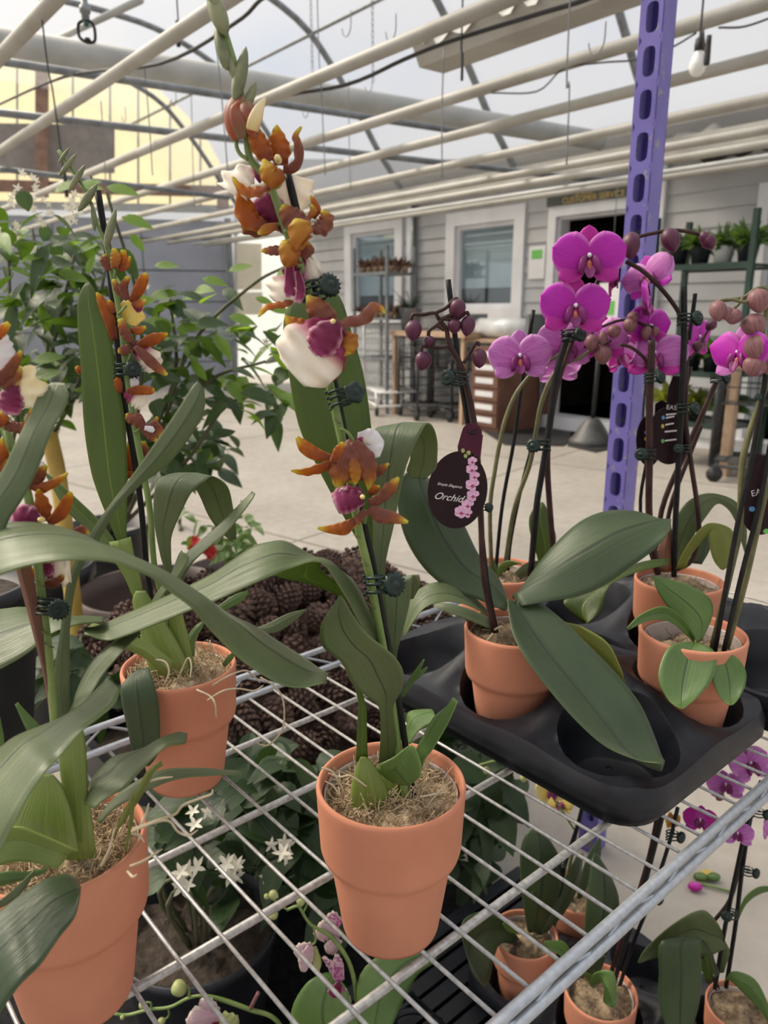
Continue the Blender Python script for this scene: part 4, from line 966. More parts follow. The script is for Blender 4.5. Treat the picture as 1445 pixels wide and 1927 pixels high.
fl(mt, (218,488), .815, [
 ('sepal', T, [(222,505,5),(232,490,9),(232,470,5)], {}), ('petal', TY, [(215,505,6),(218,485,10),(214,467,4)], dict(dy=-.004)), ('sepal', TB, [(205,510,5),(196,490,8),(198,478,3)], dict(dy=.004)), ('sepal', T, [(224,510,4),(238,500,6),(245,482,2)], {})], None, [(215,525),(217,508)])
fl(mt, (246,560), .815, [
 ('petal', T, [(246,568,5),(260,548,11),(270,525,10),(276,514,4)], dict(tilt=.2)), ('sepal', TB, [(240,565,5),(232,540,9),(242,520,5)], dict(tilt=.4)),
 ('sepal', T, [(248,570,5),(262,572,8),(275,565,3)], dict(tilt=-.4)), ('sepal', TB, [(238,562,4),(222,545,7),(214,525,4)], {}), ('lip', 'lipm', [(250,570,5),(262,580,9),(270,578,4)], dict(dy=.004))], None, [(222,592),(238,575)])
fl(mt, (222,600), .83, [
 ('lip', 'lipy', [(222,600,10),(240,585,24),(252,600,22),(248,612,8)], dict(dy=.004, cup=.15)), ('sepal', T, [(215,640,6),(205,600,11),(190,565,8),(182,550,2)], dict(tilt=.3)), ('petal', T, [(215,590,5),(208,575,8),(205,565,3)], {}),
 ('sepal', 'lipm', [(212,620,5),(205,595,8),(206,580,3)], dict(dy=.003))])
fl(mt, (255,645), .815, [
 ('lip', 'lip', [(252,645,6),(265,660,16),(285,680,22),(290,700,12)], dict(dy=.006, cup=.15, ruffle=.003)), ('petal', T, [(258,650,5),(285,640,12),(305,632,7),(316,628,2)], dict(tilt=.2)),
 ('sepal', TB, [(255,652,5),(278,675,10),(300,695,8),(315,706,3)], dict(dy=-.004, tilt=-.3)), ('sepal', TB, [(248,645,6),(235,625,10),(226,600,6)], dict(dy=-.003)), ('petal', T, [(246,622,5),(262,622,8),(275,615,3)], {}),
 ('sepal', TB, [(245,655,8),(232,660,10),(222,660,4)], {})], None, [(238,690),(248,660)])
fl(mt, (245,745), .82, [
 ('lip', 'lip', [(235,738,6),(248,745,16),(262,755,18),(270,765,10)], dict(dy=.004, cup=.15)), ('sepal', T, [(240,736,5),(262,734,9),(285,735,7),(291,733,2)], dict(dy=-.003)), ('petal', T, [(226,740,5),(222,720,8),(220,705,3)], dict(dy=.004)), ('lip_lobe', 'lipw', [(240,725,6),(252,720,10),(262,722,4)], dict(dy=.005))])
fl(mt, (258,795), .815, [
 ('sepal', TB, [(272,805,6),(258,790,13),(242,785,9),(238,778,3)], dict(tilt=.3)), ('petal', TB, [(275,808,5),(290,800,9),(300,810,8),(304,826,3)], {}), ('sepal', TB, [(268,808,5),(285,820,9),(295,830,3)], {}), ('lip', 'lipw', [(272,805,4),(285,808,6),(290,812,3)], dict(dy=-.003)),
 ('petal', TY, [(288,800,3),(294,790,4),(296,784,2)], {})], None, [(252,815),(265,806)])
fl(mt, (246,860), .835, [('sepal', T, [(246,890,6),(243,860,9),(244,830,4)], {}), ('petal', TB, [(262,880,5),(272,850,9),(270,830,4)], {}), ('lip', 'lipm', [(262,870,6),(272,862,10),(278,858,4)], {}), ('sepal', T, [(244,900,6),(246,890,8),(242,878,3)], {})])
fl(mt, (148,698), .86, [('petal', T, [(155,700,5),(148,695,7),(143,690,3)], {})])
roots(mt, [[(330,1290,.77),(352,1240,.77),(360,1250,.76),(358,1275,.75)],[(400,1290,.76),(430,1272,.76),(460,1262,.78),(475,1270,.8),(490,1285,.8)],[(370,1298,.74),(395,1310,.735),(405,1325,.73),(407,1350,.73)],[(390,1318,.74),(420,1300,.74),(450,1296,.75),(478,1300,.76),(495,1290,.78)],[(395,1205,.8),(398,1225,.8),(405,1235,.8)],[(490,1275,.8),(515,1290,.8),(530,1310,.8),(535,1340,.8),(530,1375,.8),(505,1402,.8),(480,1398,.8)],[(285,1240,.76),(310,1245,.755),(318,1265,.75),(308,1290,.75)]], .76, .0011)
# ---------------------------------------------------------------- black carry trays
CS = .157
def tray(name, label, origin, group='black carry trays', hx=.158, hy=.236, cells=None):
    cells = cells or [(x*CS, yy*CS) for x in (-.5, .5) for yy in (-1, 0, 1)]
    rC, cr_ = .0690, .05
    def W(x, yy, z): return origin+A*x+B*yy+Vector((0,0,z))
    def zt(x, yy):
        d = min(math.hypot(x-a, yy-b) for a, b in cells); t = min(1, max(0, (d-.064)/.040)); t = t*t*(3-2*t)
        e = min(1, max(0, min(hx-abs(x), hy-abs(yy))/.10)); e = e*e*(3-2*e)
        return .050+.040*e+.022*t*(.35+.65*e)
    ol = []
    for cx, cy, a0 in ((hx-cr_, hy-cr_, 0), (-hx+cr_, hy-cr_, 90), (-hx+cr_, -hy+cr_, 180), (hx-cr_, -hy+cr_, 270)):
        for i in range(9):
            a = math.radians(a0+i*90/8); ol.append((cx+cr_*math.cos(a), cy+cr_*math.sin(a)))
    pts = []; edges = []; faces = []
    def loop(ps):
        k = len(pts); pts.extend(Vector(p) for p in ps); n = len(ps); edges.extend((k+i, k+(i+1) % n) for i in range(n)); faces.append(list(range(k, k+n)))
    den = []
    for i, p in enumerate(ol):
        q = ol[(i+1) % len(ol)]; n = max(1, int(math.hypot(q[0]-p[0], q[1]-p[1])/.012))
        den += [(p[0]+(q[0]-p[0])*j/n, p[1]+(q[1]-p[1])*j/n) for j in range(n)]
    loop(den); nC = 48
    for a, b in cells: loop([(a+rC*math.cos(2*PI*i/nC), b+rC*math.sin(2*PI*i/nC)) for i in range(nC)])
    x = -hx+.008
    while x < hx:
        yy = -hy+.008
        while yy < hy:
            if min(math.hypot(x-a, yy-b) for a, b in cells) > rC+.004: 
                if not (abs(x) > hx-cr_ and abs(yy) > hy-cr_ and math.hypot(abs(x)-hx+cr_, abs(yy)-hy+cr_) > cr_-.004): pts.append(Vector((x, yy)))
            yy += .010
        x += .010
    vv, ee, ff, ov, oe, of = geometry.delaunay_2d_cdt(pts, edges, faces, 0, 1e-6)
    mb = MB(); keep = []
    for f in ff:
        c = sum((vv[i] for i in f), Vector((0,0)))/len(f)
        if min(math.hypot(c.x-a, c.y-b) for a, b in cells) > rC-.0008: keep.append(tuple(f))
    mb.add([W(v.x, v.y, zt(v.x, v.y)) for v in vv], keep)
    # rolled rim and stepped skirt
    n = len(den); vs = []; lv = [(1., None), (1.012, -.004), (1.03, .042), (1.034, .024), (1.01, .021), (.955, .021), (.95, .012), (.945, .012), (.93, .0005)]
    for k, z in lv:
        for p in den:
            zz = zt(*p) if z is None else (zt(*p)+z if z < 0 else z)
            l = math.hypot(*p); g = (k-1)*.2
            vs.append(W(p[0]+p[0]/max(abs(p[0])/hx, abs(p[1])/hy, .5)*g*0+p[0]*(k-1), p[1]*(1+(k-1)*hx/hy), zz))
    mb.add(vs, [(r*n+i, r*n+(i+1) % n, (r+1)*n+(i+1) % n, (r+1)*n+i) for r in range(len(lv)-1) for i in range(n)])
    for a, b in cells:
        vs = []; prof = [(rC, None), (rC-.002, -.004), (.062, .04), (.050, .006), (.047, .0025), (.001, .0025)]
        for r, z in prof:
            for i in range(nC):
                q = 2*PI*i/nC; px_, py_ = a+r*math.cos(q), b+r*math.sin(q)
                zz = zt(a+rC*math.cos(q), b+rC*math.sin(q)) if z is None else (zt(a+rC*math.cos(q), b+rC*math.sin(q))+z if z < 0 else z)
                vs.append(W(px_, py_, zz))
        mb.add(vs, [(r*nC+i, r*nC+(i+1) % nC, (r+1)*nC+(i+1) % nC, (r+1)*nC+i) for r in range(len(prof)-1) for i in range(nC)])
        for i in range(4):
            q = .8+i*PI/2; mb.tube([W(a+.03*math.cos(q), b+.03*math.sin(q), .0027), W(a+.03*math.cos(q), b+.03*math.sin(q), .0032)], .004, 8)
    return tag(mb.build(name, 'blackp', None), label, 'tray', group)
T1 = ab(.8025, -.577, ZS+.001); T2 = ab(1.128, -.53, ZS+.001)
tray('carry_tray', 'black plastic carry tray with an empty cup at its front corner', T1)
tray('carry_tray', 'black plastic carry tray half cut off by the right edge', T2)
def cell(T, i, j): return T+A*(CS*i)+B*(CS*j)+Vector((0,0,.0035))
def phal(label, base, s=1., tilt=None, strands=60, fz=.126):
    t = thing('moth_orchid', label, 'orchid', base, 'moth orchids in terracotta pots')
    pot(t, base, s, 'bark', fz, strands, tilt); return t
# ---- plant with closed purple buds and the oval tag
pa = phal('moth orchid with closed purple buds and a dark oval tag, set in the tray', cell(T1, -.5, 0))
leaf(pa, [(950,1150,960,1140),(900,1128,938,1088),(847,1110,903,1048),(799,1071,878,998),(765,1018,855,950),(750,965,835,915),(748,915,815,905),(764,890,800,896)], .93, .99, 'leafp', fold=.15, dy=0.04)
leaf(pa, [(966,1128,982,1140),(1005,1072,1040,1130),(1045,1023,1085,1123),(1091,982,1137,1102),(1140,962,1190,1065),(1194,962,1230,1035),(1236,975,1252,1010),(1259,990,1261,996)], .90, .95, 'leafp', fold=.15, dy=-0.07)
leaf(pa, [(950,1140,972,1128),(954,1128,985,1114),(957,1150,1012,1130),(966,1195,1062,1170),(992,1243,1115,1222),(1035,1300,1166,1275),(1085,1357,1206,1328),(1140,1405,1231,1385),(1200,1430,1243,1418),(1246,1437,1251,1433)], .90, .70, 'leafp', fold=.15, ys=[.90,.88,.86,.83,.80,.775,.75,.73,.715,.70], dy=0.05)
leaf(pa, [(928,1160,936,1170),(880,1113,884,1140),(832,1095,838,1132),(790,1108,802,1142),(764,1143,781,1165),(752,1192,760,1200)], .92, .9, 'leafo', fold=.08, dy=-0.04)
leaf(pa, [(925,1165,925,1185),(880,1145,884,1168),(838,1135,842,1152),(815,1136,818,1142)], .93, .96, 'leafo', fold=.08, dy=-0.03)
leaf(pa, [(955,1150,975,1160),(1070,1172,1062,1195),(1102,1183,1120,1235),(1145,1212,1160,1272),(1172,1268,1176,1284)], .89, .83, 'leafy', fold=.06)
ya = .90
stem(pa, [(934,1190),(917,1100),(906,1000),(897,900),(880,795),(868,720),(856,632),(843,526)], .895, .0032, 'stake', 'stake')
stem(pa, [(930,1190),(910,1080),(905,980),(899,870),(891,789),(877,725),(866,685),(845,647),(840,621),(824,598)], .888, [.0038]*6+[.0032]*2+[.0026]*2, 'stalkp', 'flower_stalk')
for P in ([(824,598),(818,589),(795,592),(778,592),(773,602)],[(818,589),(838,580),(852,566),(859,562),(863,568)],[(827,602),(850,592),(856,595),(856,603)],[(830,600),(860,600),(878,588),(882,596)],[(833,600),(821,612),(808,622),(806,632)],[(845,650),(830,654),(813,653),(795,652),(793,662)],[(872,684),(888,658),(897,645),(903,650)],[(821,612),(832,618),(836,622)]):
    stem(pa, P, .886, .0021, 'stalkp', 'pedicel', 8)
for a in ((778,622,31,40,0),(861,580,29,36,0),(855,614,25,28,0),(880,613,26,40,-8),(808,642,20,21,-5),(796,679,31,37,-10),(902,674,28,38,0)):
    bud(pa, a[0], a[1], .884, a[2], a[3], a[4], 'budp')
clip(pa, 866, 713, .882, 1.15, 0, -1, 0); clip(pa, 905, 955, .89, .7, 0, 1, 0)
# oval tag on a slanting neck
M['tagd'] = plain('aubergine_card', (.016,.006,.009), (.024,.009,.014), 20., .4, spec=.2)
M['tagp'] = plain('plum_card', (.06,.010,.028), (.08,.014,.038), 20., .4, spec=.2)
M['ink'] = plain('white_print', (.75,.72,.73), None, rough=.4)
M['pinkp'] = plain('printed_pink_petal', (.62,.3,.5), (.75,.48,.64), 300., .4)
M['pinkd'] = plain('printed_dark_lip', (.38,.03,.1), None, rough=.4)
def card(parent, poly, y, mat, name, t=.0009, ys=None):
    P = [Y(a, b, y if not ys else ys(a, b)) for a, b in poly]
    return MB().prism(P, Vector((0, t, 0))).build(name, mat, parent, False)
def oval(cx, cy, rx, ry, rot=0, n=40, a0=0, a1=360):
    o = []
    for i in range(n+1 if a1-a0 < 360 else n):
        a = math.radians(a0+(a1-a0)*i/n); x, yy = rx*math.cos(a), ry*math.sin(a); r = math.radians(rot)
        o.append((cx+x*math.cos(r)-yy*math.sin(r), cy+x*math.sin(r)+yy*math.cos(r)))
    return o
def lettering(parent, txt, px, py, y, h, mat='ink', rot=0., shear=0., name='lettering', align='LEFT'):
    o = text_mesh(txt, h/F*y*1.35, shear, align, .00005, mat, name)
    q = Matrix((RIGHT, Vector((0,0,1)), Vector((0,-1,0)))).transposed() @ RZ(rot); o.matrix_world = Matrix.Translation(Y(px, py, y)) @ q.to_4x4()
    adopt(o, parent); return o
tg = card(pa, oval(861,922,56,73,8,48), .868, 'tagd', 'plant_tag')
def tpart(fn, *a, **k): return fn(tg, *a, **k)
card(tg, [(862,852),(861,840),(869,812)]+[(888+19*math.cos(math.radians(a)), 815+19*math.sin(math.radians(a))) for a in range(190, 371, 15)]+[(909,818),(904,862),(895,856),(880,850)], .8685, 'tagp', 'tag_neck')
MB().tube([Y(882,812,.8675), Y(889,815,.866), Y(897,811,.8675)], .0016, 6).build('tag_tie', 'stake', tg)
lettering(tg, 'Simple Elegance', 822, 912, .8672, 5.6, rot=-9, shear=.45)
lettering(tg, 'Orchid', 815, 938, .8672, 14.5, rot=-8, shear=.45)
fm = MB(); fd = MB(); fg = MB()
for x, yy, r in ((889,868,9),(888,883,11),(893,896,10),(889,912,13),(890,932,12),(880,950,12),(868,963,13),(880,966,9)):
    for a in (30, 150, 270, 90, 210):
        c = Y(x+r*.55*math.cos(math.radians(a)), yy-r*.5*math.sin(math.radians(a)), .8672); k = r*.52/F*.868
        fm.prism([c+facing() @ Vector((k*math.cos(t*PI/7), k*.9*math.sin(t*PI/7), 0)) for t in range(14)], Vector((0, .0003, 0)))
    c = Y(x, yy+2, .8669); k = r*.3/F*.868
    fd.prism([c+facing() @ Vector((k*math.cos(t*PI/5), k*math.sin(t*PI/5), 0)) for t in range(10)], Vector((0, .0003, 0)))
for x, yy in ((871,848),(876,858),(882,852)):
    fg.prism([Y(x, yy, .8672)+facing() @ Vector((.0022*math.cos(t*PI/5), .0026*math.sin(t*PI/5), 0)) for t in range(10)], Vector((0, .0003, 0)))
fm.build('printed_flowers', 'pinkp', tg, False); fd.build('printed_lips', 'pinkd', tg, False); fg.build('printed_buds', 'budg', tg, False)
# ---- plant with the open magenta flowers
pd = phal('moth orchid with open magenta flowers on a dark stake, behind the budded one', cell(T1, .5, -1))
yd = 1.11
leaf(pd, [(1005,1080,1030,1075),(1012,1055,1040,1045),(1000,1015,1046,1010),(995,980,1036,978),(1003,957,1029,957),(1019,945,1022,946)], 1.13, 1.16, 'leafg', fold=.12)
leaf(pd, [(935,1088,945,1080),(938,1066,952,1070),(955,1055,972,1062),(980,1060,982,1062)], 1.12, 1.09, 'leafl', fold=.15)
leaf(pd, [(930,1080,936,1085),(922,1060,934,1065),(920,1045,924,1046)], 1.13, 1.14, 'leafl', fold=.15)
leaf(pd, [(960,1085,965,1095),(985,1062,990,1085),(1010,1055,1016,1075),(1035,1065,1037,1070)], 1.12, 1.14, 'leafo', fold=.1)
stem(pd, [(998,1085),(1009,958),(1019,894),(1031,821),(1042,734),(1054,676),(1071,625)], 1.09, .0048, 'stake', 'stake')
stem(pd, [(1044,1070),(1036,975),(1030,880),(1033,815),(1046,735),(1060,690),(1086,618),(1110,560),(1140,500),(1165,462),(1200,446),(1260,434),(1300,437),(1330,447)], 1.10, [.0045]*5+[.0032]*5+[.0026]*4, 'stalkp', 'flower_stalk')
stem(pd, [(932,1080),(945,952),(967,830),(984,705),(1004,583)], 1.14, .0030, 'stake', 'stake')
stem(pd, [(925,1080),(922,958),(932,880),(943,821),(952,786),(970,743),(993,711),(1019,686),(1048,670),(1075,640)], 1.13, [.0034]*6+[.0026]*4, 'stalko', 'flower_stalk')
stem(pd, [(948,1080),(967,961),(996,877),(1007,821),(1019,757),(1042,705),(1065,685),(1092,673),(1115,655),(1130,640)], 1.14, [.0036]*6+[.0026]*4, 'stalko', 'flower_stalk')
stem(pd, [(955,1080),(962,1010),(985,900),(1012,800),(1030,720)], 1.15, .0028, 'stake', 'stake')
clip(pd, 1022, 838, 1.085, 1.25, 5, -1, 0); clip(pd, 1068, 632, 1.085, 1.2, 0, 1, 0)
phal_flower(pd, 1107, 488, 1.05, .093, -4, -6, 0)
phal_flower(pd, 1080, 582, 1.05, .092, 2, -4, -2)
phal_flower(pd, 978, 674, 1.12, .088, -6, -4, 2, 'phall', 'phall')
phal_flower(pd, 1062, 650, 1.15, .094, 18, -4, 8, 'phall', 'phall')
phal_flower(pd, 1150, 515, 1.13, .075, 72, -8, -10, 'phal', 'phals', .25)
phal_flower(pd, 1050, 690, 1.18, .07, 150, 0, 0, 'phall', 'phall')
for a in ((1187,462,33,50,-4),(1262,452,33,46,18),(1334,455,26,30,30),(1326,448,18,26,20)): bud(pd, a[0], a[1], 1.09, a[2], a[3], a[4], 'budp')
for a in ((1113,645,24,32,6),(1134,636,16,28,-6),(1135,668,32,36,0),(1155,624,25,26,0),(1186,612,26,30,0),(1191,597,22,22,20),(1216,626,20,26,-4),(1233,624,15,18,0)): bud(pd, a[0], a[1], 1.12, a[2], a[3], a[4], 'budd')
stem(pd, [(1100,655),(1115,625),(1140,612),(1175,602),(1215,612),(1230,616)], 1.125, .002, 'stalkp', 'pedicel')
stem(pd, [(1120,660),(1135,650),(1150,640)], 1.125, .0018, 'stalkp', 'pedicel')
# ---- plant in the second tray
pc = phal('moth orchid with two dark care tags, in the tray beside the purple post', cell(T2, -.5, 0))
yc = 1.10
leaf(pc, [(1258,1070,1282,1068),(1258,1030,1292,1035),(1268,985,1308,1003),(1291,946,1330,970),(1330,928,1350,948),(1374,937,1371,960),(1399,962,1385,985),(1405,1000,1395,1020),(1403,1036,1401,1040)], 1.1, 1.13, 'leafo', fold=.05)
leaf(pc, [(1272,1070,1290,1070),(1285,1040,1300,1045),(1310,1003,1325,1015),(1336,984,1338,1002),(1374,994,1335,1006),(1385,1024,1336,1032),(1380,1058,1343,1055),(1360,1073,1355,1071)], 1.08, 1.06, 'leafy', fold=.06)
leaf(pc, [(1228,1075,1265,1075),(1234,1040,1264,1040),(1248,1010,1264,1008),(1258,985,1262,984)], 1.09, 1.10, 'leaf_dry', fold=.2)
leaf(pc, [(1260,1050,1258,1062),(1205,1058,1210,1073),(1140,1084,1165,1090),(1086,1118,1144,1106),(1060,1135,1130,1148),(1098,1172,1104,1174)], 1.05, 1.0, 'leafg', fold=.1, dy=-0.02)
leaf(pc, [(1300,1060,1320,1062),(1312,1030,1335,1035),(1320,1000,1338,1010),(1330,985,1334,988)], 1.13, 1.15, 'leafp', fold=.1)
stem(pc, [(1268,1085),(1270,1000),(1275,900),(1282,760),(1287,640),(1287,538)], 1.09, .0042, 'stake', 'stake')
stem(pc, [(1296,640),(1306,570),(1308,552)], 1.12, .003, 'stake', 'stake')
stem(pc, [(1272,1072),(1300,1056),(1314,1010),(1313,960),(1300,870),(1290,790),(1291,700),(1290,625),(1278,590),(1250,550),(1212,512),(1178,492)], 1.10, [.0036]*7+[.003]*5, 'stalkp', 'flower_stalk')
stem(pc, [(1238,1080),(1222,980),(1222,860),(1222,760),(1225,690),(1226,640)], 1.08, .0050, 'stalkp', 'flower_stalk')
stem(pc, [(1225,700),(1213,675),(1190,655),(1168,648)], 1.09, .0024, 'stalkp', 'pedicel')
stem(pc, [(1232,1070),(1205,960),(1218,860),(1224,800)], 1.12, .0026, 'stake', 'stake')
stem(pc, [(1235,1075),(1245,960),(1290,850),(1330,760),(1347,720)], 1.13, .0040, 'stalkp', 'flower_stalk')
stem(pc, [(1244,1075),(1260,960),(1300,850),(1320,800)], 1.14, .0034, 'stalkp', 'flower_stalk')
stem(pc, [(1293,680),(1315,655),(1330,625),(1345,610)], 1.1, .0018, 'stalkp', 'pedicel')
stem(pc, [(1288,840),(1286,760),(1300,690)], 1.11, .0026, 'stalkp', 'flower_stalk')
phal_flower(pc, 1222, 522, 1.12, .075, -48, 10, 15, 'phall', 'phal', .25)
phal_flower(pc, 1222, 568, 1.10, .07, -110, 0, 10, 'phal', 'phal', .35)
phal_flower(pc, 1234, 672, 1.12, .088, -28, 14, -6, 'phall', 'phals', .3)
phal_flower(pc, 1218, 618, 1.14, .08, 28, -4, 0, 'phal', 'phals')
phal_flower(pc, 1308, 638, 1.16, .075, 42, 0, 12, 'phal', 'phals', .25)
phal_flower(pc, 1165, 668, 1.15, .07, 110, 10, 0, 'phall', 'phals', .3)
phal_flower(pc, 1130, 640, 1.16, .085, -20, 0, 0, 'phall', 'phals', .3)
for a in ((1312,652,20,22,0),(1339,611,24,20,60)): bud(pc, a[0], a[1], 1.1, a[2], a[3], a[4], 'budp')
clip(pc, 1286, 602, 1.08, 1.2, 0, 1, 0); clip(pc, 1284, 770, 1.08, 1.1, 0, 1, 0); clip(pc, 1222, 712, 1.07, 1.0, 0, 1, 0); clip(pc, 1222, 856, 1.07, 1.15, 0, -1, 0); clip(pc, 1288, 845, 1.09, .9, 0, -1, 0); clip(pc, 1346, 712, 1.12, 1.0, 0, 1, 0)
def care(parent, poly, neck, y, lines, mat='tagd'):
    t = card(parent, poly, y, mat, 'care_tag')
    if neck: card(t, neck, y+.0006, mat, 'tag_neck')
    for txt, x, yy, h, rot in lines: lettering(t, txt, x, yy, y-.0008, h, rot=rot)
    return t
c1 = care(pc, oval(1258,820,38,54,0,36), [(1250,790),(1258,730),(1266,708),(1290,708),(1290,790)], 1.105, [('EASY CARE', 1253, 770, 9, -4)])
for x, yy, mm in ((1248,786,'drop_icon'),(1247,802,'sun_icon'),(1247,830,'leaf_icon')):
    card(c1, oval(x, yy, 3, 4, 0, 10), 1.1045, {'drop_icon':'icon_b','sun_icon':'icon_y','leaf_icon':'icon_g'}[mm], mm, .0003)
for x, yy, w in ((1253,781,30),(1253,787,16),(1252,800,16),(1251,813,30),(1251,830,24)): card(c1, [(x,yy-2),(x+w,yy-5),(x+w,yy-2),(x,yy+1)], 1.1042, 'ink', 'print_line', .0003)
c2 = care(pc, oval(1221,830,24,48,0,36), [(1231,790),(1233,760),(1245,753),(1258,760),(1252,800)], 1.135, [])
for x, yy, mm in ((1217,814,'icon_b'),(1217,826,'icon_y'),(1216,848,'icon_g')): card(c2, oval(x, yy, 5, 4, 0, 10), 1.1345, mm, 'icon', .0003)
# ---- plant at the right with young leaves
pb = phal('moth orchid with short bright green leaves and dusty pink buds', cell(T1, .5, 1), strands=50, fz=.112)
leaf(pb, [(1312,1210,1320,1206),(1302,1195,1340,1160),(1285,1178,1337,1128),(1262,1150,1305,1105),(1238,1115,1262,1090),(1228,1085,1231,1084)], .87, .90, 'leafl', fold=.06)
leaf(pb, [(1300,1207,1314,1210),(1262,1215,1340,1222),(1243,1248,1349,1245),(1240,1282,1338,1282),(1258,1318,1310,1314),(1280,1334,1285,1334)], .855, .79, 'leafl', fold=.10, dy=-0)
leaf(pb, [(1338,1230,1352,1226),(1340,1250,1385,1236),(1340,1275,1403,1262),(1348,1300,1402,1290),(1360,1318,1390,1314),(1373,1327,1379,1326)], .84, .80, 'leafl', fold=.10)
leaf(pb, [(1308,1200,1306,1210),(1286,1165,1288,1192),(1250,1141,1260,1170),(1206,1156,1222,1168),(1179,1182,1182,1186)], .88, .86, 'leafl', fold=.12)
stem(pb, [(1345,1225),(1385,1000),(1412,876),(1436,741),(1442,690)], .87, .0030, 'stake', 'stake')
stem(pb, [(1362,1225),(1396,1080),(1427,959),(1445,862),(1460,780)], .865, .0030, 'stake', 'stake')
stem(pb, [(1340,1220),(1375,1073),(1392,990),(1396,876),(1412,810),(1437,735),(1444,680),(1434,630),(1441,585),(1440,545),(1420,545),(1398,560),(1352,566)], .88, [.0038]*7+[.003]*3+[.002]*3, 'stalko', 'flower_stalk')
stem(pb, [(1368,1220),(1404,1090),(1440,930),(1465,850)], .88, .0034, 'stalko', 'flower_stalk')
stem(pb, [(1398,560),(1390,572),(1382,580)], .875, .0016, 'stalko', 'pedicel'); stem(pb, [(1420,548),(1405,568),(1372,562)], .87, .0018, 'stalko', 'pedicel')
for a in ((1351,585,30,40,6),(1380,596,30,30,-20),(1427,566,38,46,10),(1418,612,42,44,20),(1368,590,22,26,0)): bud(pb, a[0], a[1], .87, a[2], a[3], a[4], 'budd')
for a in ((1428,655,50,56,10),(1420,690,44,40,-20),(1444,675,40,60,0)): bud(pb, a[0], a[1], .862, a[2], a[3], a[4], 'budd')
phal_flower(pb, 1394, 668, .88, .072, -62, 0, -8, 'phal', 'phall', .3)
c3 = care(pb, oval(1442,930,48,78,14,36), [(1400,905),(1410,870),(1425,852),(1440,862),(1440,905)], .89, [('EASY CARE', 1414, 935, 13, 18)], 'tagd')
for x, yy, mm in ((1415,958,'icon_b'),(1442,1000,'icon_g')): card(c3, oval(x, yy, 6, 5, 0, 10), .8895, mm, 'icon', .0003)
clip(pb, 1434, 748, .865, .5, 0, -1, 0)
roots(pa, [[(930,1185),(945,1180),(960,1190)],[(928,1192),(918,1205),(905,1212)]], .885, .0016)
# ---------------------------------------------------------------- below and behind the shelf
ZB = .11
def bench():
    t = thing('low_bench', 'low black slatted bench under the wire shelf', 'bench', ab(.4, -.6))
    mb = MB(); b = -.895
    while b < -.33: mb.box(ab(.39, b, ZB-.008), 1.60, .028, .014, A, B); b += .036
    mb.build('slats', 'blackp', t, False)
    for a in (-.36, .39, 1.14): MB().box(ab(a, -.61, ZB-.03), .04, .56, .03, A, B).build('bearer', 'blackp', t, False)
    for a in (-.36, 1.14):
        for b in (-.87, -.36): MB().box(ab(a, b, (ZB-.045)/2), .04, .04, ZB-.045, A, B).build('leg', 'blackp', t, False)
bench()
T3 = ab(1.0085, -.53, ZB+.0005)
tray('carry_tray', 'black plastic carry tray on the low bench under the shelf', T3)
def lowphal(label, T, i, j, s=.9):
    t = thing('moth_orchid', label, 'orchid', cell(T, i, j), 'moth orchids in terracotta pots'); pot(t, cell(T, i, j), s, 'bark', .126, 60); return t
p1 = lowphal('moth orchid under the shelf, furthest left of the three low pots', T3, -.5, -1)
leaf(p1, [(995,1772,1004,1776),(984,1700,1035,1720),(979,1655,1056,1668),(979,1600,1055,1620),(990,1568,1035,1582),(1006,1558,1012,1561)], 1.14, 1.18, 'leafp', fold=.14)
leaf(p1, [(1000,1770,1010,1775),(1040,1700,1060,1720),(1068,1640,1090,1665),(1085,1610,1095,1630),(1096,1606,1098,1610)], 1.14, 1.2, 'leafp', fold=.15)
leaf(p1, [(980,1770,985,1785),(950,1735,945,1775),(905,1716,930,1800),(868,1740,922,1840),(880,1800,915,1856),(905,1850,914,1858)], 1.13, 1.02, 'leafp', fold=.12)
leaf(p1, [(1012,1770,1005,1760),(975,1745,960,1755),(950,1735,946,1740)], 1.12, 1.08, 'leafl', fold=.15)
stem(p1, [(1030,1765),(1050,1690),(1065,1620),(1085,1560),(1100,1500)], 1.16, .0036, 'stake', 'stake'); stem(p1, [(1036,1768),(1060,1680),(1078,1600),(1090,1540),(1110,1480)], 1.17, .003, 'stalko', 'flower_stalk')
clip(p1, 1056, 1625, 1.15, 1.0, 0, -1, 0)
p2 = lowphal('moth orchid under the shelf in the middle low pot, below the front rail', T3, -.5, 0)
leaf(p2, [(1108,1850,1118,1860),(1085,1815,1120,1838),(1065,1775,1080,1825),(1042,1770,1050,1795),(1025,1772,1028,1790)], .99, .92, 'leafl', fold=.1)
leaf(p2, [(1110,1850,1120,1855),(1120,1830,1145,1845),(1155,1830,1135,1880),(1160,1885,1145,1893),(1155,1895,1157,1896)], .97, .92, 'leafl', fold=.15)
leaf(p2, [(1112,1850,1122,1850),(1100,1760,1150,1770),(1105,1680,1165,1700),(1112,1625,1150,1650),(1118,1605,1125,1608)], 1.02, 1.08, 'leafp', fold=.14)
leaf(p2, [(1110,1845,1116,1850),(1075,1790,1120,1810),(1100,1785,1140,1800),(1130,1790,1135,1800)], 1.0, .96, 'leafp', fold=.1)
stem(p2, [(1150,1868),(1178,1770),(1205,1690),(1230,1600),(1255,1500)], 1.0, .0036, 'stake', 'stake'); stem(p2, [(1140,1868),(1165,1780),(1195,1700),(1222,1610),(1240,1520)], 1.02, .0036, 'stalkp', 'flower_stalk'); stem(p2, [(1162,1868),(1190,1780),(1225,1690),(1258,1590),(1275,1520)], 1.03, .003, 'stake', 'stake')
clip(p2, 1222, 1688, 1.0, 1.0, 0, 1, 0); clip(p2, 1262, 1572, 1.0, 1.0, 0, 1, 0)
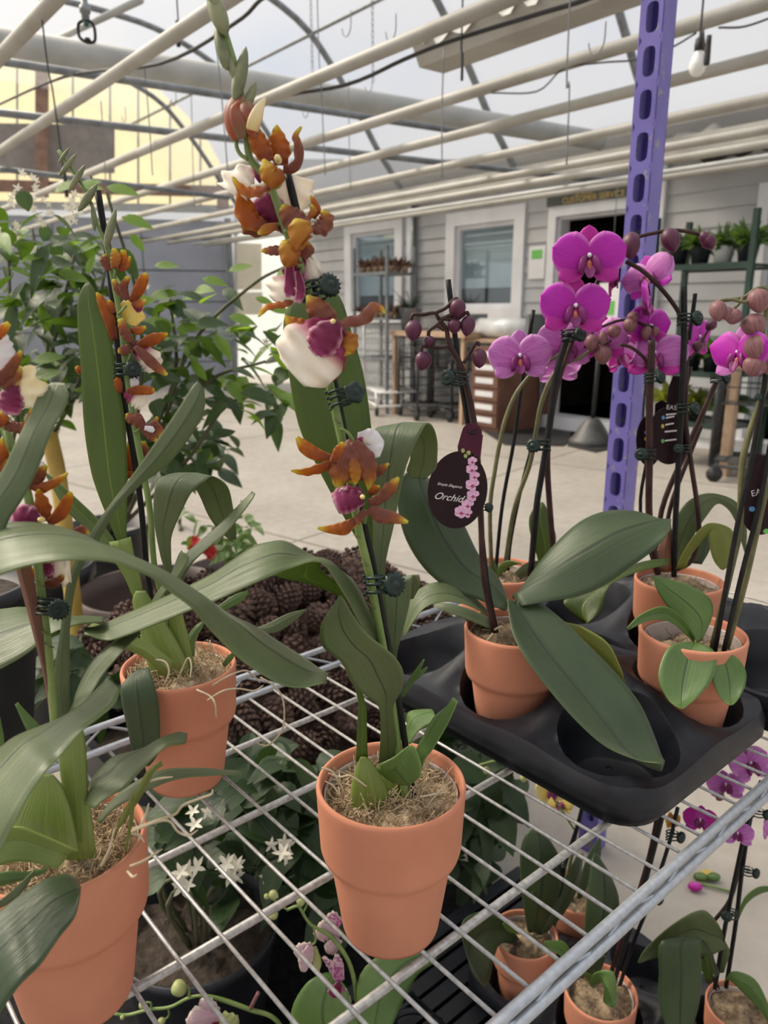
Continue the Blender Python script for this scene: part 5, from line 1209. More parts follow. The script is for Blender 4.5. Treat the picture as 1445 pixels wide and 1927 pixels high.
p3 = lowphal('moth orchid with a broad pale drooping leaf in the low right-hand pot', T3, .5, 1, .8)
leaf(p3, [(1352,1830,1362,1830),(1362,1765,1372,1785),(1338,1722,1330,1800),(1312,1714,1300,1792),(1262,1742,1275,1790),(1215,1785,1225,1805),(1200,1811,1203,1813)], 1.02, 1.0, 'leafo', fold=.06)
leaf(p3, [(1345,1840,1355,1832),(1322,1780,1330,1775),(1246,1770,1318,1772),(1240,1830,1320,1830),(1240,1890,1316,1885),(1255,1935,1300,1935),(1270,1960,1275,1960)], 1.0, .93, 'leafp', fold=-.06)
leaf(p3, [(1362,1850,1366,1840),(1378,1828,1380,1850),(1420,1842,1400,1870),(1445,1890,1425,1895),(1452,1930,1450,1930)], 1.0, .97, 'leafl', fold=.12)
leaf(p3, [(1330,1850,1338,1850),(1310,1800,1345,1810),(1305,1770,1330,1770),(1315,1750,1318,1750)], 1.03, 1.06, 'leafg', fold=.12)
leaf(p3, [(1385,1730,1388,1734),(1400,1690,1405,1700),(1430,1668,1435,1680),(1470,1672,1470,1676)], 1.1, 1.1, 'leafl', fold=.12)
stem(p3, [(1345,1860),(1365,1740),(1390,1620),(1408,1540),(1428,1480)], 1.02, .0034, 'stake', 'stake'); stem(p3, [(1366,1858),(1384,1740),(1396,1640),(1408,1560),(1420,1500)], 1.03, .0034, 'stake', 'stake')
stem(p3, [(1352,1860),(1318,1790),(1330,1750),(1375,1690),(1396,1600),(1412,1520),(1432,1470)], 1.04, .0030, 'stalkp', 'flower_stalk')
clip(p3, 1378, 1720, 1.01, 1.0, 0, -1, 0); clip(p3, 1405, 1640, 1.01, .9, 0, 1, 0); clip(p3, 1425, 1530, 1.01, .9, 0, 1, 0)
phal_flower(p3, 1388, 1570, 1.0, .045, -20, 30, 0, 'phall', 'phall'); phal_flower(p3, 1410, 1440, 1.12, .075, 10, 30, 10, 'phall', 'phall'); phal_flower(p3, 1365, 1480, 1.12, .06, -10, 40, 0, 'phall', 'phall'); phal_flower(p3, 1445, 1560, 1.05, .04, 40, 10, 0, 'phall', 'phall')
phal_flower(p2, 1318, 1545, 1.02, .05, -30, 30, 0, 'phals', 'phals'); phal_flower(p2, 1265, 1545, 1.08, .03, 20, 20, 0, 'tepaly', 'tepaly')
bud(p3, 1355, 1500, 1.08, 20, 16, 40, 'budd'); bud(p3, 1330, 1460, 1.1, 16, 14, 0, 'budg')
phal_flower(p1, 1035, 1488, 1.2, .06, 20, 20, 0, 'lipy', 'lipy'); phal_flower(p1, 1055, 1510, 1.22, .05, -30, 10, 0, 'lipy', 'lipy')
for x, yy in ((985,1465),(992,1445),(955,1432),(915,1450),(1010,1455)): bud(p1, x, yy, 1.2, 15, 18, 0, 'budg')
stem(p1, [(1080,1560),(1040,1500),(1000,1450),(950,1430),(900,1440)], 1.2, .002, 'stalk', 'flower_stalk')
p4 = lowphal('moth orchid under the shelf, half hidden behind the two low pots', T3, .5, -1)
leaf(p4, [(1085,1690,1092,1692),(1095,1640,1115,1650),(1110,1600,1130,1610),(1128,1575,1131,1577)], 1.22, 1.28, 'leafp', fold=.14)
leaf(p4, [(1080,1690,1085,1700),(1050,1660,1045,1690),(1020,1665,1015,1685),(1000,1680,1002,1684)], 1.2, 1.14, 'leafp', fold=.14)
fb = thing('fallen_flower', 'small yellow and red flower spray lying on the concrete floor', 'flower', onz(1330,1655,.01))
MB().tube([onz(1310,1660,.006), onz(1340,1668,.008), onz(1375,1678,.006)], .003, 6).build('stalk', 'stalk', fb)
for x, yy, mm in ((1330,1645,'lipy'),(1318,1650,'leafl'),(1308,1668,'phals'),(1342,1650,'leafl')):
    P = onz(x, yy, .012); MB().blob(P, .018, .012, .010, None, 8, 6).build('petal', mm, fb)
# spotted moth orchids under the near end
M['spot'] = petalmat('spotted_petal', [(0,(.5,.2,.35)),(.5,(.62,.4,.5)),(1,(.72,.62,.55))], (.4,.08,.25), .5, .2, (.7,.6,.5), 24., .5, 1, (.32,.015,.16))
M['palep'] = petalmat('pale_pink_petal', [(0,(.55,.35,.42)),(1,(.7,.55,.55))], (.5,.2,.35), .5, .2, (.7,.62,.5), 24., .5)
def hidden_pot(name, label, P, s=.9, group=None):
    t = thing(name, label, 'orchid', P, group); pot(t, P, s, 'bark', .126, 30); return t
s1 = hidden_pot('spotted_orchid', 'spotted white and purple orchid under the shelf below the middle pot', ab(.44, -.54, ZB))
leaf(s1, [(640,1975,680,1985),(556,1955,690,1965),(549,1900,665,1905),(575,1852,655,1865),(605,1833,640,1845),(622,1830,626,1834)], .88, .93, 'leafl', fold=.08)
leaf(s1, [(680,1985,720,1990),(672,1920,740,1925),(677,1835,760,1880),(728,1789,785,1835),(775,1781,812,1815),(818,1797,822,1803)], .88, .98, 'leafl', fold=.10)
stem(s1, [(668,1990),(672,1900),(660,1820),(625,1765),(585,1740),(568,1715),(560,1705),(540,1712)], .92, [.0032]*4+[.0022]*4, 'stalk', 'flower_stalk')
stem(s1, [(676,1990),(678,1850)], .93, .003, 'stake', 'stake')
stem(s1, [(570,1718),(578,1700),(572,1690)], .92, .0015, 'stalk', 'pedicel'); stem(s1, [(590,1745),(594,1770),(585,1780)], .92, .0015, 'stalk', 'pedicel'); stem(s1, [(540,1712),(525,1700),(510,1690)], .92, .0015, 'stalk', 'pedicel')
for x, yy, a in ((566,1696,0),(514,1722,-60),(515,1684,60),(502,1687,60)): bud(s1, x, yy, .92, 20 if x > 510 else 12, 24 if x > 510 else 14, a, 'budg')
petal(s1, [(588,1778,6),(572,1790,18),(560,1800,12)], .92, 'palep', 'petal'); petal(s1, [(585,1780,6),(575,1805,14),(570,1828,5)], .915, 'palep', 'petal'); petal(s1, [(590,1780,5),(597,1810,8),(596,1830,4)], .92, 'budg', 'sepal')
petal(s1, [(640,1760,8),(612,1750,20),(600,1765,14)], .93, 'palep', 'petal'); petal(s1, [(640,1740,10),(625,1730,16),(612,1735,8)], .93, 'spot', 'petal'); petal(s1, [(638,1765,8),(622,1785,14),(615,1792,4)], .925, 'palep', 'petal')
for pts in ([(638,1850,5),(625,1820,8),(608,1800,3)], [(642,1845,6),(636,1815,10),(633,1795,3)], [(645,1860,6),(652,1885,9),(655,1905,3)]): petal(s1, pts, .91, 'spot', 'petal')
petal(s1, [(640,1850,6),(630,1868,14),(618,1880,8)], .905, 'lipm', 'lip'); petal(s1, [(655,1890,5),(668,1900,5),(676,1906,2)], .91, 'palep', 'sepal')
s2 = hidden_pot('spotted_orchid', 'spotted white and purple orchid at the bottom edge beside the nearest pot', ab(.27, -.60, ZB))
stem(s2, [(560,1990),(520,1920),(470,1900),(420,1882),(385,1874),(355,1878),(320,1895),(280,1900),(240,1910),(215,1908)], .93, [.0034]*4+[.0024]*6, 'stalk', 'flower_stalk')
stem(s2, [(355,1878),(356,1862),(345,1850)], .93, .0015, 'stalk', 'pedicel'); stem(s2, [(316,1895),(318,1910),(310,1920)], .93, .0015, 'stalk', 'pedicel'); stem(s2, [(284,1900),(284,1888),(275,1886)], .93, .0015, 'stalk', 'pedicel'); stem(s2, [(470,1900),(480,1880),(486,1868)], .93, .003, 'budd', 'pedicel')
for x, yy, w, h, a in ((336,1860,36,38,-60),(268,1892,18,18,-40),(304,1922,18,18,0),(230,1915,10,12,0)): bud(s2, x, yy, .92, w, h, a, 'budg')
for pts, mm in (([(410,1905,8),(390,1890,14),(375,1885,6)],'palep'), ([(412,1910,10),(378,1915,24),(355,1930,12)],'palep'), ([(415,1910,10),(430,1925,22),(440,1945,10)],'budg'), ([(412,1915,6),(400,1935,18),(395,1955,10)],'lipm'), ([(400,1915,6),(375,1930,16),(365,1945,8)],'lipm')): petal(s2, pts, .915, mm, 'petal')
leaf(s2, [(500,1985,540,1995),(470,1960,500,1990),(440,1945,460,1985),(420,1950,425,1960)], .9, .85, 'leafl', fold=.1)
fl_ = thing('wire_flat', 'black ring-and-bar plant flat on the low bench under the shelf', 'plant flat', ab(.66, -.50, ZB))
m = MB()
for i in range(5): m.tube([ab(.50+.065*i, -.80, ZB+.03), ab(.50+.065*i, -.38, ZB+.03)], .004, 6); 
for i in range(7): m.tube([ab(.50, -.80+.07*i, ZB+.03), ab(.765, -.80+.07*i, ZB+.03)], .004, 6)
for i in range(2):
    for j in range(3):
        m.tube([ab(.57+.13*i+.045*math.cos(k*PI/8), -.73+.14*j+.045*math.sin(k*PI/8), ZB+.045) for k in range(17)], .006, 6, 32)
        for k in range(4): m.tube([ab(.57+.13*i+.045*math.cos(k*PI/2), -.73+.14*j+.045*math.sin(k*PI/2), ZB+.045), ab(.57+.13*i+.045*math.cos(k*PI/2), -.73+.14*j+.045*math.sin(k*PI/2), ZB+.001)], .004, 6)
m.build('grid', 'blackp', fl_)
# ---- foliage helper: one mesh of leaves
def ellip(t): return math.sin(PI*t**.8)**.9
def add_leaf(mb, p, d, n, L, W, droop=.25):
    d = d.normalized(); n = (n-d*n.dot(d)).normalized(); s = d.cross(n); vs = []; uvs = []; k = 6
    for i in range(k+1):
        t = i/k; w = W*max(.03, ellip(t)) if 0 < t < 1 else W*.02; c = p+d*(L*t)-Vector((0,0,1))*(droop*L*t*t)
        for j, e in enumerate((-1, -.5, 0, .5, 1)): vs.append(c+s*(e*w)+n*(abs(e)*w*.25)); uvs.append((j/4, t))
    fs = [(i*5+j, i*5+j+1, i*5+j+6, i*5+j+5) for i in range(k) for j in range(4)]
    mb.add(vs, fs, uvs)
def rdir(up=.1): 
    v = Vector((R(-1,1), R(-1,1), R(-.7,.7)+up)); return v.normalized()
def star(mb, c, r, n=5, nrm=None):
    nrm = nrm or (CAM-c).normalized()+rdir()*.6
    nrm = nrm.normalized(); a = nrm.orthogonal().normalized(); b = nrm.cross(a)
    for i in range(n):
        q = 2*PI*i/n+R(-.2,.2); d = a*math.cos(q)+b*math.sin(q)+nrm*.25
        add_leaf(mb, c, d, nrm, r, r*.2, 0.)
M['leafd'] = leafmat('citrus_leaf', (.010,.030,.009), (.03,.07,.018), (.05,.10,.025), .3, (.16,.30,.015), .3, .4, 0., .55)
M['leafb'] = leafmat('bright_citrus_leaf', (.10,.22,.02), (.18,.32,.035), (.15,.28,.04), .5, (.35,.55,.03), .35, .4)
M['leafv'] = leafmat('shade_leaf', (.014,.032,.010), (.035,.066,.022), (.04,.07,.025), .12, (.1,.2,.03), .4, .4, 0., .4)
M['blossom'] = plain('white_blossom', (.72,.68,.55), (.84,.8,.7), 60., .5, trans=.25)
M['twig'] = plain('green_brown_twig', (.06,.07,.03), (.12,.11,.06), 30., .7)
# lime bush in a black pot behind the shelf, seen through the wires
bp = onz(372, 1745, .25); bp = Vector((bp.x, bp.y, 0))
bsh = thing('citrus_bush', 'dark flowering citrus bush in a black pot seen through the shelf wires', 'shrub', bp)
MB().lathe([(.001,.01),(.10,.0),(.105,.01),(.135,.235),(.142,.24),(.143,.262),(.138,.262),(.132,.24),(.128,.225),(.001,.22)], 48, Matrix.Translation(bp)).build('pot', 'blackpot', bsh)
m = MB(); vs = []
for i in range(15):
    for j in range(15): x, yy = -1+i/7, -1+j/7; k = max(abs(x), abs(yy)); l = math.hypot(x, yy) or 1; vs.append(bp+Vector((x*k/l*.13, yy*k/l*.13, .23+R(-.008,.012))))
m.add(vs, [(i*15+j, i*15+15+j, i*15+16+j, i*15+1+j) for i in range(14) for j in range(14)]); m.build('soil', 'soil', bsh)
m = MB(); tw = MB()
def grow(reg, yr, n, L, W, mb, tw=None, root=None, up=0.):
    for _ in range(n):
        x0, y0, x1, y1 = random.choice(reg); p = Y(R(x0,x1), R(y0,y1), R(*yr))
        add_leaf(mb, p, rdir(up), Vector((R(-.6,.6), R(-.9,.2), 1)), L*R(.7,1.25), W*R(.7,1.2), R(.1,.5))
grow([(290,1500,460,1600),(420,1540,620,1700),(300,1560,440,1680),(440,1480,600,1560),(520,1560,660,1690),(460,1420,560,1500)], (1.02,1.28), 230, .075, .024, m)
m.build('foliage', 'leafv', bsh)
for i in range(9):
    a = 2*PI*i/9; top = Y(R(320,600), R(1500,1640), R(1.05,1.25)); tw.tube([bp+Vector((.02*math.cos(a), .02*math.sin(a), .22)), bp+Vector((.05*math.cos(a), .05*math.sin(a), .36)), top], [.005,.004,.002], 6)
tw.build('stem', 'twig', bsh)
for x, yy, n in ((375,1545,3),(430,1640,7),(355,1640,4),(530,1600,6),(500,1650,1),(345,1665,2)):
    for _ in range(n): m = MB(); star(m, Y(x+R(-24,24)*(n > 1), yy+R(-20,20)*(n > 1), 1.0+R(-.02,.02)), R(.013,.019)); m.build('blossom', 'blossom', bsh)
# darker foliage plant behind, between pot and pine cones, and the dark ferns below the trays
fp = onz(480, 1480, .02); fpl = thing('leafy_plant', 'dark leafy plant on the floor behind the middle-left pot', 'plant', Vector((fp.x, fp.y, 0)))
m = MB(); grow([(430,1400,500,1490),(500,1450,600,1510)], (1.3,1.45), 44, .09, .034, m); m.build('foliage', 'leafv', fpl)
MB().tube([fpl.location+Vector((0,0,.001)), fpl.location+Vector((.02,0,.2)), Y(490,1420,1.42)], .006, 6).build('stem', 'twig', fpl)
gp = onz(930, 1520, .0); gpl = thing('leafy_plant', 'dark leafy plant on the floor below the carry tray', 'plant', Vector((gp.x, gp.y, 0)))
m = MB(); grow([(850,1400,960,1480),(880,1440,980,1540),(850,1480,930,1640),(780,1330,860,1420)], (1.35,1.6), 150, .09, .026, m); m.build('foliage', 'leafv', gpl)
MB().tube([gpl.location+Vector((0,0,.001)), gpl.location+Vector((.02,0,.2)), Y(920,1450,1.5)], .006, 6).build('stem', 'twig', gpl)
# ---- pine cones heaped in a black crate
def cone_mesh():
    mb = MB(); n = 88
    for i in range(n):
        t = i/n; th = math.acos(1-2*(.04+.92*t)); az = i*2.39996
        r = .030*math.sin(th)**.8*(1.0-.25*(t < .2)); z = .030*1.15*math.cos(th)
        o = Vector((math.cos(az), math.sin(az), 0)); tg = Vector((-math.sin(az), math.cos(az), 0)); upv = Vector((0,0,1))
        out = (o*math.sin(th)+upv*(math.cos(th)*.6+.25)).normalized()
        c = o*r*.62+upv*z; w = .0065; L = .015
        nn = out.cross(tg).normalized()
        vs = [c-tg*w*.7+nn*.001, c+tg*w*.7+nn*.001, c+out*L*.8+tg*w+nn*.0025, c+out*L+nn*.004, c+out*L*.8-tg*w+nn*.0025, c-tg*w*.6-nn*.002, c+tg*w*.6-nn*.002, c+out*L*.85-nn*.002]
        mb.add(vs, [(0,1,2,3,4),(5,7,6),(0,4,7,5),(1,6,7,2),(4,3,7),(3,2,7),(0,5,6,1)])
    mb.blob(Vector((0,0,0)), .022, .022, .030, None, 8, 6)
    return mb
crc = Vector((-.24, 1.80, 0))
crt = thing('crate', 'black crate holding the heap of pine cones', 'crate', crc)
m = MB()
for q, sx, sy in ((A*.47, .02, .62), (A*-.47, .02, .62), (B*.30, .96, .02), (B*-.30, .96, .02)): m.box(crc+q+Vector((0,0,.17)), sx, sy, .34, A, B)
m.build('side', 'blackp', crt, False); MB().box(crc+Vector((0,0,.012)), .92, .58, .024, A, B).build('base', 'blackp', crt, False)
MB().box(crc+Vector((0,0,.15)), .90, .56, .25, A, B).build('liner', 'soil', crt, False)
proto = cone_mesh().build('pine_cone', 'cone', None, False)
lab = 'dark brown pine cone heaped in the crate behind the wire shelf'
tag(proto, lab, 'pine cone', 'heaped pine cones'); first = True; cnt = 0
layer = []
for i in range(13):
    for j in range(9):
        a = -.43+.0715*i+(.035 if j % 2 else 0)+R(-.012,.012); b = .26-.0655*j+R(-.012,.012)
        if abs(a) > .44: continue
        ht = .31+.34*max(0, 1-((b+.12)/.42)**2)*max(0, 1-(a/.62)**2)**.5
        layer.append((a, b, ht))
for a, b, h in layer:
    p = crc+A*a+B*b+Vector((0,0,h+R(-.012,.012)))
    o = proto if first else proto.copy()
    if not first: C.objects.link(o)
    first = False; o.location = p; o.rotation_euler = (R(0,6.28), R(0,6.28), R(0,6.28)); k = R(1.0,1.35); o.scale = (k, k, k*R(.9,1.1))
# the core of the heap, hidden under the cones
vs = []; n = 20
for i in range(n+1):
    for j in range(n+1):
        a = -.44+.88*i/n; b = .275-.55*j/n; vs.append(crc+A*a+B*b+Vector((0,0,.27+.34*max(0, 1-((b+.12)/.42)**2)*max(0, 1-(a/.62)**2)**.5-.02)))
heap = link_mesh('heap_core', vs, [(i*(n+1)+j, (i+1)*(n+1)+j, (i+1)*(n+1)+j+1, i*(n+1)+j+1) for i in range(n) for j in range(n)], 'cone', crt)
# ---- brown and black planters behind
def planter(name, label, c, r, h, mat, soil=True):
    t = thing(name, label, 'planter', c)
    MB().lathe([(.001,.01),(r*.72,0),(r*.76,.01),(r*.95,h*.9),(r,h*.91),(r*1.02,h),(r*.97,h),(r*.93,h*.9),(r*.74,h*.35 if not soil else h*.8),(.001,h*.35 if not soil else h*.8)], 56, Matrix.Translation(c)).build('pot', mat, t)
    if soil:
        m = MB(); m.lathe([(r*.9,h*.83),(r*.6,h*.86),(.001,h*.87)], 30, Matrix.Translation(c)); m.build('soil', 'soil', t)
    return t
q = onz(285, 1105, .50); planter('planter', 'large brown plastic planter behind the middle-left orchid', Vector((q.x, q.y, 0)), .215, .50, 'brownpot', False)
q = onz(440, 1070, .42); planter('planter', 'brown planter with soil left of the pine cones', Vector((q.x, q.y, 0)), .17, .42, 'brownpot')
q = onz(-95, 1390, ZS); planter('nursery_pot', 'big black nursery pot at the left edge behind the nearest orchid', Vector((q.x, q.y, ZS+.001)), .135, .22, 'blackpot')
q = onz(70, 1060, .55); planter('nursery_pot', 'black nursery pot on the floor at left below the citrus leaves', Vector((q.x, q.y, 0)), .17, .55, 'blackpot')

gc = MB().prism([ab(-.7,-2.0,.001), ab(-.7,-.25,.001), ab(1.2,-.25,.001), ab(1.2,-2.0,.001)], Vector((0,0,.003))).build('added_dark_sheet', plain('darkening_sheet', (.010,.010,.011), (.02,.02,.021), 60., .9, spec=.1), None, False)  # added sheet: keeps the pale floor dark where it shows below the shelf
tag(gc, 'black sheet added to darken the floor under the shelf and bench', 'dark sheet')
# ---------------------------------------------------------------- citrus trees at the left
def tree(name, label, potpx, ppz, pr, regs, yr, n, stems, mat, flowers=(), brights=()):
    q = onz(potpx[0], potpx[1], ppz); c = Vector((q.x, q.y, 0)); t = thing(name, label, 'tree', c)
    MB().lathe([(.001,.01),(pr*.75,0),(pr*.78,.01),(pr*.97,ppz*.93),(pr*1.03,ppz*.935),(pr*1.03,ppz),(pr*.97,ppz),(pr*.93,ppz*.9),(.001,ppz*.88)], 40, Matrix.Translation(c)).build('pot', 'blackpot', t)
    tw = MB()
    for P in stems:
        pts = [c+Vector((R(-.03,.03), R(-.03,.03), ppz*.88))]+[Y(a, b, yy) for a, b, yy in P]
        tw.tube(pts, [.010]+[.006-.004*i/len(P) for i in range(len(P))], 6)
    m = MB()
    for reg, k in zip(regs, n): grow([reg], yr, int(k*.78), .08, .021, m)
    m.build('foliage', mat, t)
    m = MB()
    grow(list(regs), yr, 36, .07, .019, m)
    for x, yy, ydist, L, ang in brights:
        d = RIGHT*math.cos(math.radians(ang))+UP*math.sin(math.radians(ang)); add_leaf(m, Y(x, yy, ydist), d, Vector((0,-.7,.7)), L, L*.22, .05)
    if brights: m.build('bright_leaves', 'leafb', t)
    tw.build('branches', 'twig', t)
    for x, yy, k, ydist in flowers:
        for _ in range(k): m = MB(); star(m, Y(x+R(-24,24), yy+R(-24,24), ydist+R(-.05,.05)), R(.008,.013)); m.build('blossom', 'blossom', t)
    return t
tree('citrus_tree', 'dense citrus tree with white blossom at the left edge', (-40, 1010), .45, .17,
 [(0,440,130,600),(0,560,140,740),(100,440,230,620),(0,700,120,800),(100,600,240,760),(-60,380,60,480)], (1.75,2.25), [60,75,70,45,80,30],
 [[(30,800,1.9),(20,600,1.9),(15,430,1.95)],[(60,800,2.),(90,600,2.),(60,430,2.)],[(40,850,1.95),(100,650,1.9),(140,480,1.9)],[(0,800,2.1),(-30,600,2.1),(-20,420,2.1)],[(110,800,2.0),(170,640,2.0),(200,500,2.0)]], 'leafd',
 [(40,375,9,1.9),(75,400,9,1.9),(12,440,8,1.9),(135,385,8,1.9),(150,400,6,1.95),(25,450,6,1.85),(50,340,6,1.95)],
 [(108,512,1.8,.075,-15),(165,515,1.8,.05,70),(60,680,1.8,.08,10),(50,720,1.8,.09,20),(150,350,1.7,.05,-5)])
tree('citrus_tree', 'young citrus tree with long bright shoots right of the tall spotted leaf', (205, 985), .5, .155,
 [(230,560,330,720),(290,600,440,780),(250,740,420,900),(400,600,520,720),(440,720,540,790),(300,540,420,640)], (1.75,2.2), [40,60,80,26,22,20],
 [[(250,840,2.),(265,600,1.95),(200,360,1.85)],[(290,840,2.),(360,650,2.),(470,540,1.95),(540,500,1.95)],[(300,850,2.),(390,720,2.),(500,680,1.95)],[(280,840,2.),(330,700,2.),(320,560,2.)],[(340,880,2.),(430,760,2.),(530,740,2.)],[(230,840,2.),(215,520,1.9),(170,330,1.85)]], 'leafd',
 [(480,650,2,2.),(260,560,3,2.)],
 [(200,352,1.8,.075,-12),(228,408,1.8,.075,-18),(102,362,1.8,.065,25),(150,348,1.8,.05,10),(245,440,1.8,.05,-50),(430,595,1.9,.07,-15),(380,525,1.9,.065,-12),(480,560,1.9,.05,-20),(280,560,1.9,.08,10),(290,500,1.9,.06,0),(270,605,1.9,.08,-5),(430,510,1.9,.06,15),(520,520,1.9,.05,30),(420,625,1.9,.06,5),(505,580,1.9,.06,-10),(350,650,1.9,.06,-10),(360,680,1.9,.06,-50),(330,620,1.9,.07,5)])
def clump(name, label, px, py, regs, yr, n, mat, L, W, fmat=None, fl=(), z0=0.):
    q = onz(px, py, z0); t = thing(name, label, 'plant', Vector((q.x, q.y, z0))); m = MB()
    grow(regs, yr, n, L, W, m); m.build('foliage', mat, t)
    MB().tube([t.location, t.location+Vector((0,0,.1)), Y((regs[0][0]+regs[0][2])/2, (regs[0][1]+regs[0][3])/2, sum(yr)/2)], .012, 6).build('stem', 'twig', t)
    for x, yy, r in fl:
        for _ in range(8): m = MB(); star(m, Y(x+R(-r,r), yy+R(-r,r), yr[0]), .022, 7); m.build('flower_head', fmat, t)
    return t
clump('bedding_plant', 'small bedding plant with red flowers in front of the pale floor', 400, 1110, [(340,950,470,1040),(400,980,480,1050)], (2.35,2.6), 90, 'leafl', .06, .015, 'redf', [(380,1035,18),(392,1030,10)])
clump('shade_plant', 'low dark plant behind the two left orchids', 150, 1290, [(95,1210,160,1300),(150,1250,240,1330)], (1.4,1.7), 60, 'leafv', .085, .024)
clump('shade_plant', 'dark shrub on the floor below the long citrus shoots', 340, 1000, [(260,800,430,900),(300,830,410,890)], (2.6,3.2), 110, 'leafv', .1, .03)
ys_ = thing('bamboo_cane', 'thick yellow cane standing among the citrus leaves at left', 'cane', Vector((Y(118,960,2.0).x, 2.0, 0)))
MB().tube([Vector((Y(118,960,2.0).x, 2.0, 0)), Y(118,960,2.0), Y(92,815,2.0)], .022, 12).build('cane', plain('yellow_cane', (.45,.3,.06), (.6,.42,.1), 8., .5), ys_)
# ---------------------------------------------------------------- along the house
def wp(px, py, o): return onplane(px, py, V, WO-o)
def sof(px, py, o): p = wp(px, py, o); return -((p-W0).dot(U)), p.z
# sign over the door
s0, z1 = sof(1044, 364, .06); s1, _ = sof(1205, 345, .06); z0 = sof(1042, 388, .06)[1]
M['signg'] = plain('dark_green_board', (.05,.06,.055), (.08,.09,.085), 6., .6); M['gold'] = plain('gold_paint', (.5,.33,.08), (.6,.42,.14), 30., .5)
sg = tag(MB().box(wl(.42, 2.525, .06), 1.24, .03, .17, WR, V).build('shop_sign', 'signg', None, False), 'dark green sign with gold capital letters above the open doorway', 'sign')
def wall_text(par, txt, s, z, o, h, mat, align='CENTER'):
    ob = text_mesh(txt, h, 0., align, .002, mat)
    ob.matrix_world = Matrix.Translation(wl(s, z, o)) @ Matrix((WR, Vector((0,0,1)), -V)).transposed().to_4x4(); adopt(ob, par)
wall_text(sg, '- SALES -', .30, 2.523, .077, .085, 'gold'); wall_text(sg, 'CUSTOMER SERVICE', .42, 2.452, .077, .088, 'gold')
# white notice on the wall and one on the door jamb
M['paper'] = plain('white_paper', (.7,.7,.71), (.76,.76,.77), 3., .7)
a = sof(1009, 494, .04)
nt1 = tag(MB().box(wl(a[0], a[1], .032), .24, .006, .36, WR, V).build('notice', 'paper', None, False), 'white notice with a green heading between window and doorway', 'notice')
MB().box(wl(a[0], a[1]+.09, .0365), .16, .002, .10, WR, V).build('green_heading', 'icon_g', nt1, False)
p = onplane(1146, 570, V, WO-.25); nt2 = thing('notice', 'white notice with a green mark hung inside the doorway edge', 'notice', p)
MB().box(p, .26, .006, .40, WR, V).build('sheet', 'paper', nt2, False); MB().box(p+Vector((0,0,-.05))-V*.005, .14, .002, .14, WR, V).build('green_mark', 'icon_g', nt2, False)
MB().tube([p+Vector((0,0,.2)), p+Vector((0,0,1.2))], .004, 6).build('cord', 'steel', nt2)
# plant rack of brown pots by the far window
def rackbox(name, label, pxs, o, top, bottom_z, levels, w, mat, depth=.45):
    s0 = sof(pxs[0], 600, o)[0]; s1 = sof(pxs[1], 600, o)[0]; t = thing(name, label, 'rack', wl((s0+s1)/2, 0, o))
    for s in (s0, s1):
        for oo in (o, o-depth):
            MB().box(wl(s, top/2, oo), w, w, top, WR, V).build('post', mat, t, False)
    for z in levels:
        m = MB(); m.box(wl((s0+s1)/2, z, o), s1-s0, w*.8, w, WR, V); m.box(wl((s0+s1)/2, z, o-depth), s1-s0, w*.8, w, WR, V)
        k = 0
        while k <= 10: m.box(wl(s0+(s1-s0)*k/10, z+.005, o-depth/2), .012, depth, .01, WR, V); k += 1
        m.box(wl((s0+s1)/2, z, o-depth/2), s1-s0, depth, .012, WR, V); m.build('shelf', mat, t, False)
    return s0, s1
lv = [sof(690, y_, .8)[1] for y_ in (672, 600, 516)]
s0, s1 = rackbox('plant_rack', 'tall grey wire rack of small brown plants by the far window', (667, 728), .85, sof(667, 468, .8)[1], 0, lv, .035, 'steel')
def smallpot(label, s, z, o, r, h, pmat, fmat, n, L, W, up=.6, group=None, name='potted_plant'):
    c = wl(s, z, o); t = thing(name, label, 'potted plant', c, group)
    MB().lathe([(.001,0),(r*.75,0),(r,h*.97),(r*1.05,h),(r*.9,h),(.001,h*.85)], 16, Matrix.Translation(c)).build('pot', pmat, t)
    m = MB()
    for _ in range(n): 
        d = Vector((R(-1,1), R(-1,1), R(.1,1)+up)); add_leaf(m, c+Vector((0,0,h*.8)), d, Vector((R(-1,1),R(-1,1),.5)), L*R(.6,1.2), W, R(.2,.7))
    m.build('foliage', fmat, t); return t
M['brownl'] = leafmat('brown_leaf', (.07,.03,.018), (.16,.08,.045), (.12,.06,.03), .1, (.2,.1,.04), .6)
for z in lv[1:]:
    for i in range(5):
        for j in range(2): smallpot('small brown-leaved potted plant on the grey wire rack', s0+(s1-s0)*(i+.5)/5, z+.012, .75-.25*j, .05, .08, 'palewood', 'brownl', 22, .20, .022, .4, 'brown plants on the grey rack')
# work table with plank top
ts0, tz = sof(738, 622, .75); ts1 = sof(880, 622, .75)[0]
tb = thing('work_table', 'wooden work table against the grey wall between the windows', 'table', wl((ts0+ts1)/2, 0, .5))
MB().box(wl((ts0+ts1)/2, tz-.03, .45), ts1-ts0, .7, .06, WR, V).build('tabletop', 'palewood', tb, False)
for s in (ts0+.06, ts1-.06):
    for o in (.75, .16): MB().box(wl(s, (tz-.06)/2, o), .05, .05, tz-.06, WR, V).build('leg', 'steel' if o < .5 else 'palewood', tb, False)
ps, pz = sof(772, 600, .5)
smallpot('dark square planter with sparse bare twigs on the work table', ps, tz, .5, .15, .28, 'steel', 'leafv', 34, .5, .006, 1.0, None, 'twig_planter')
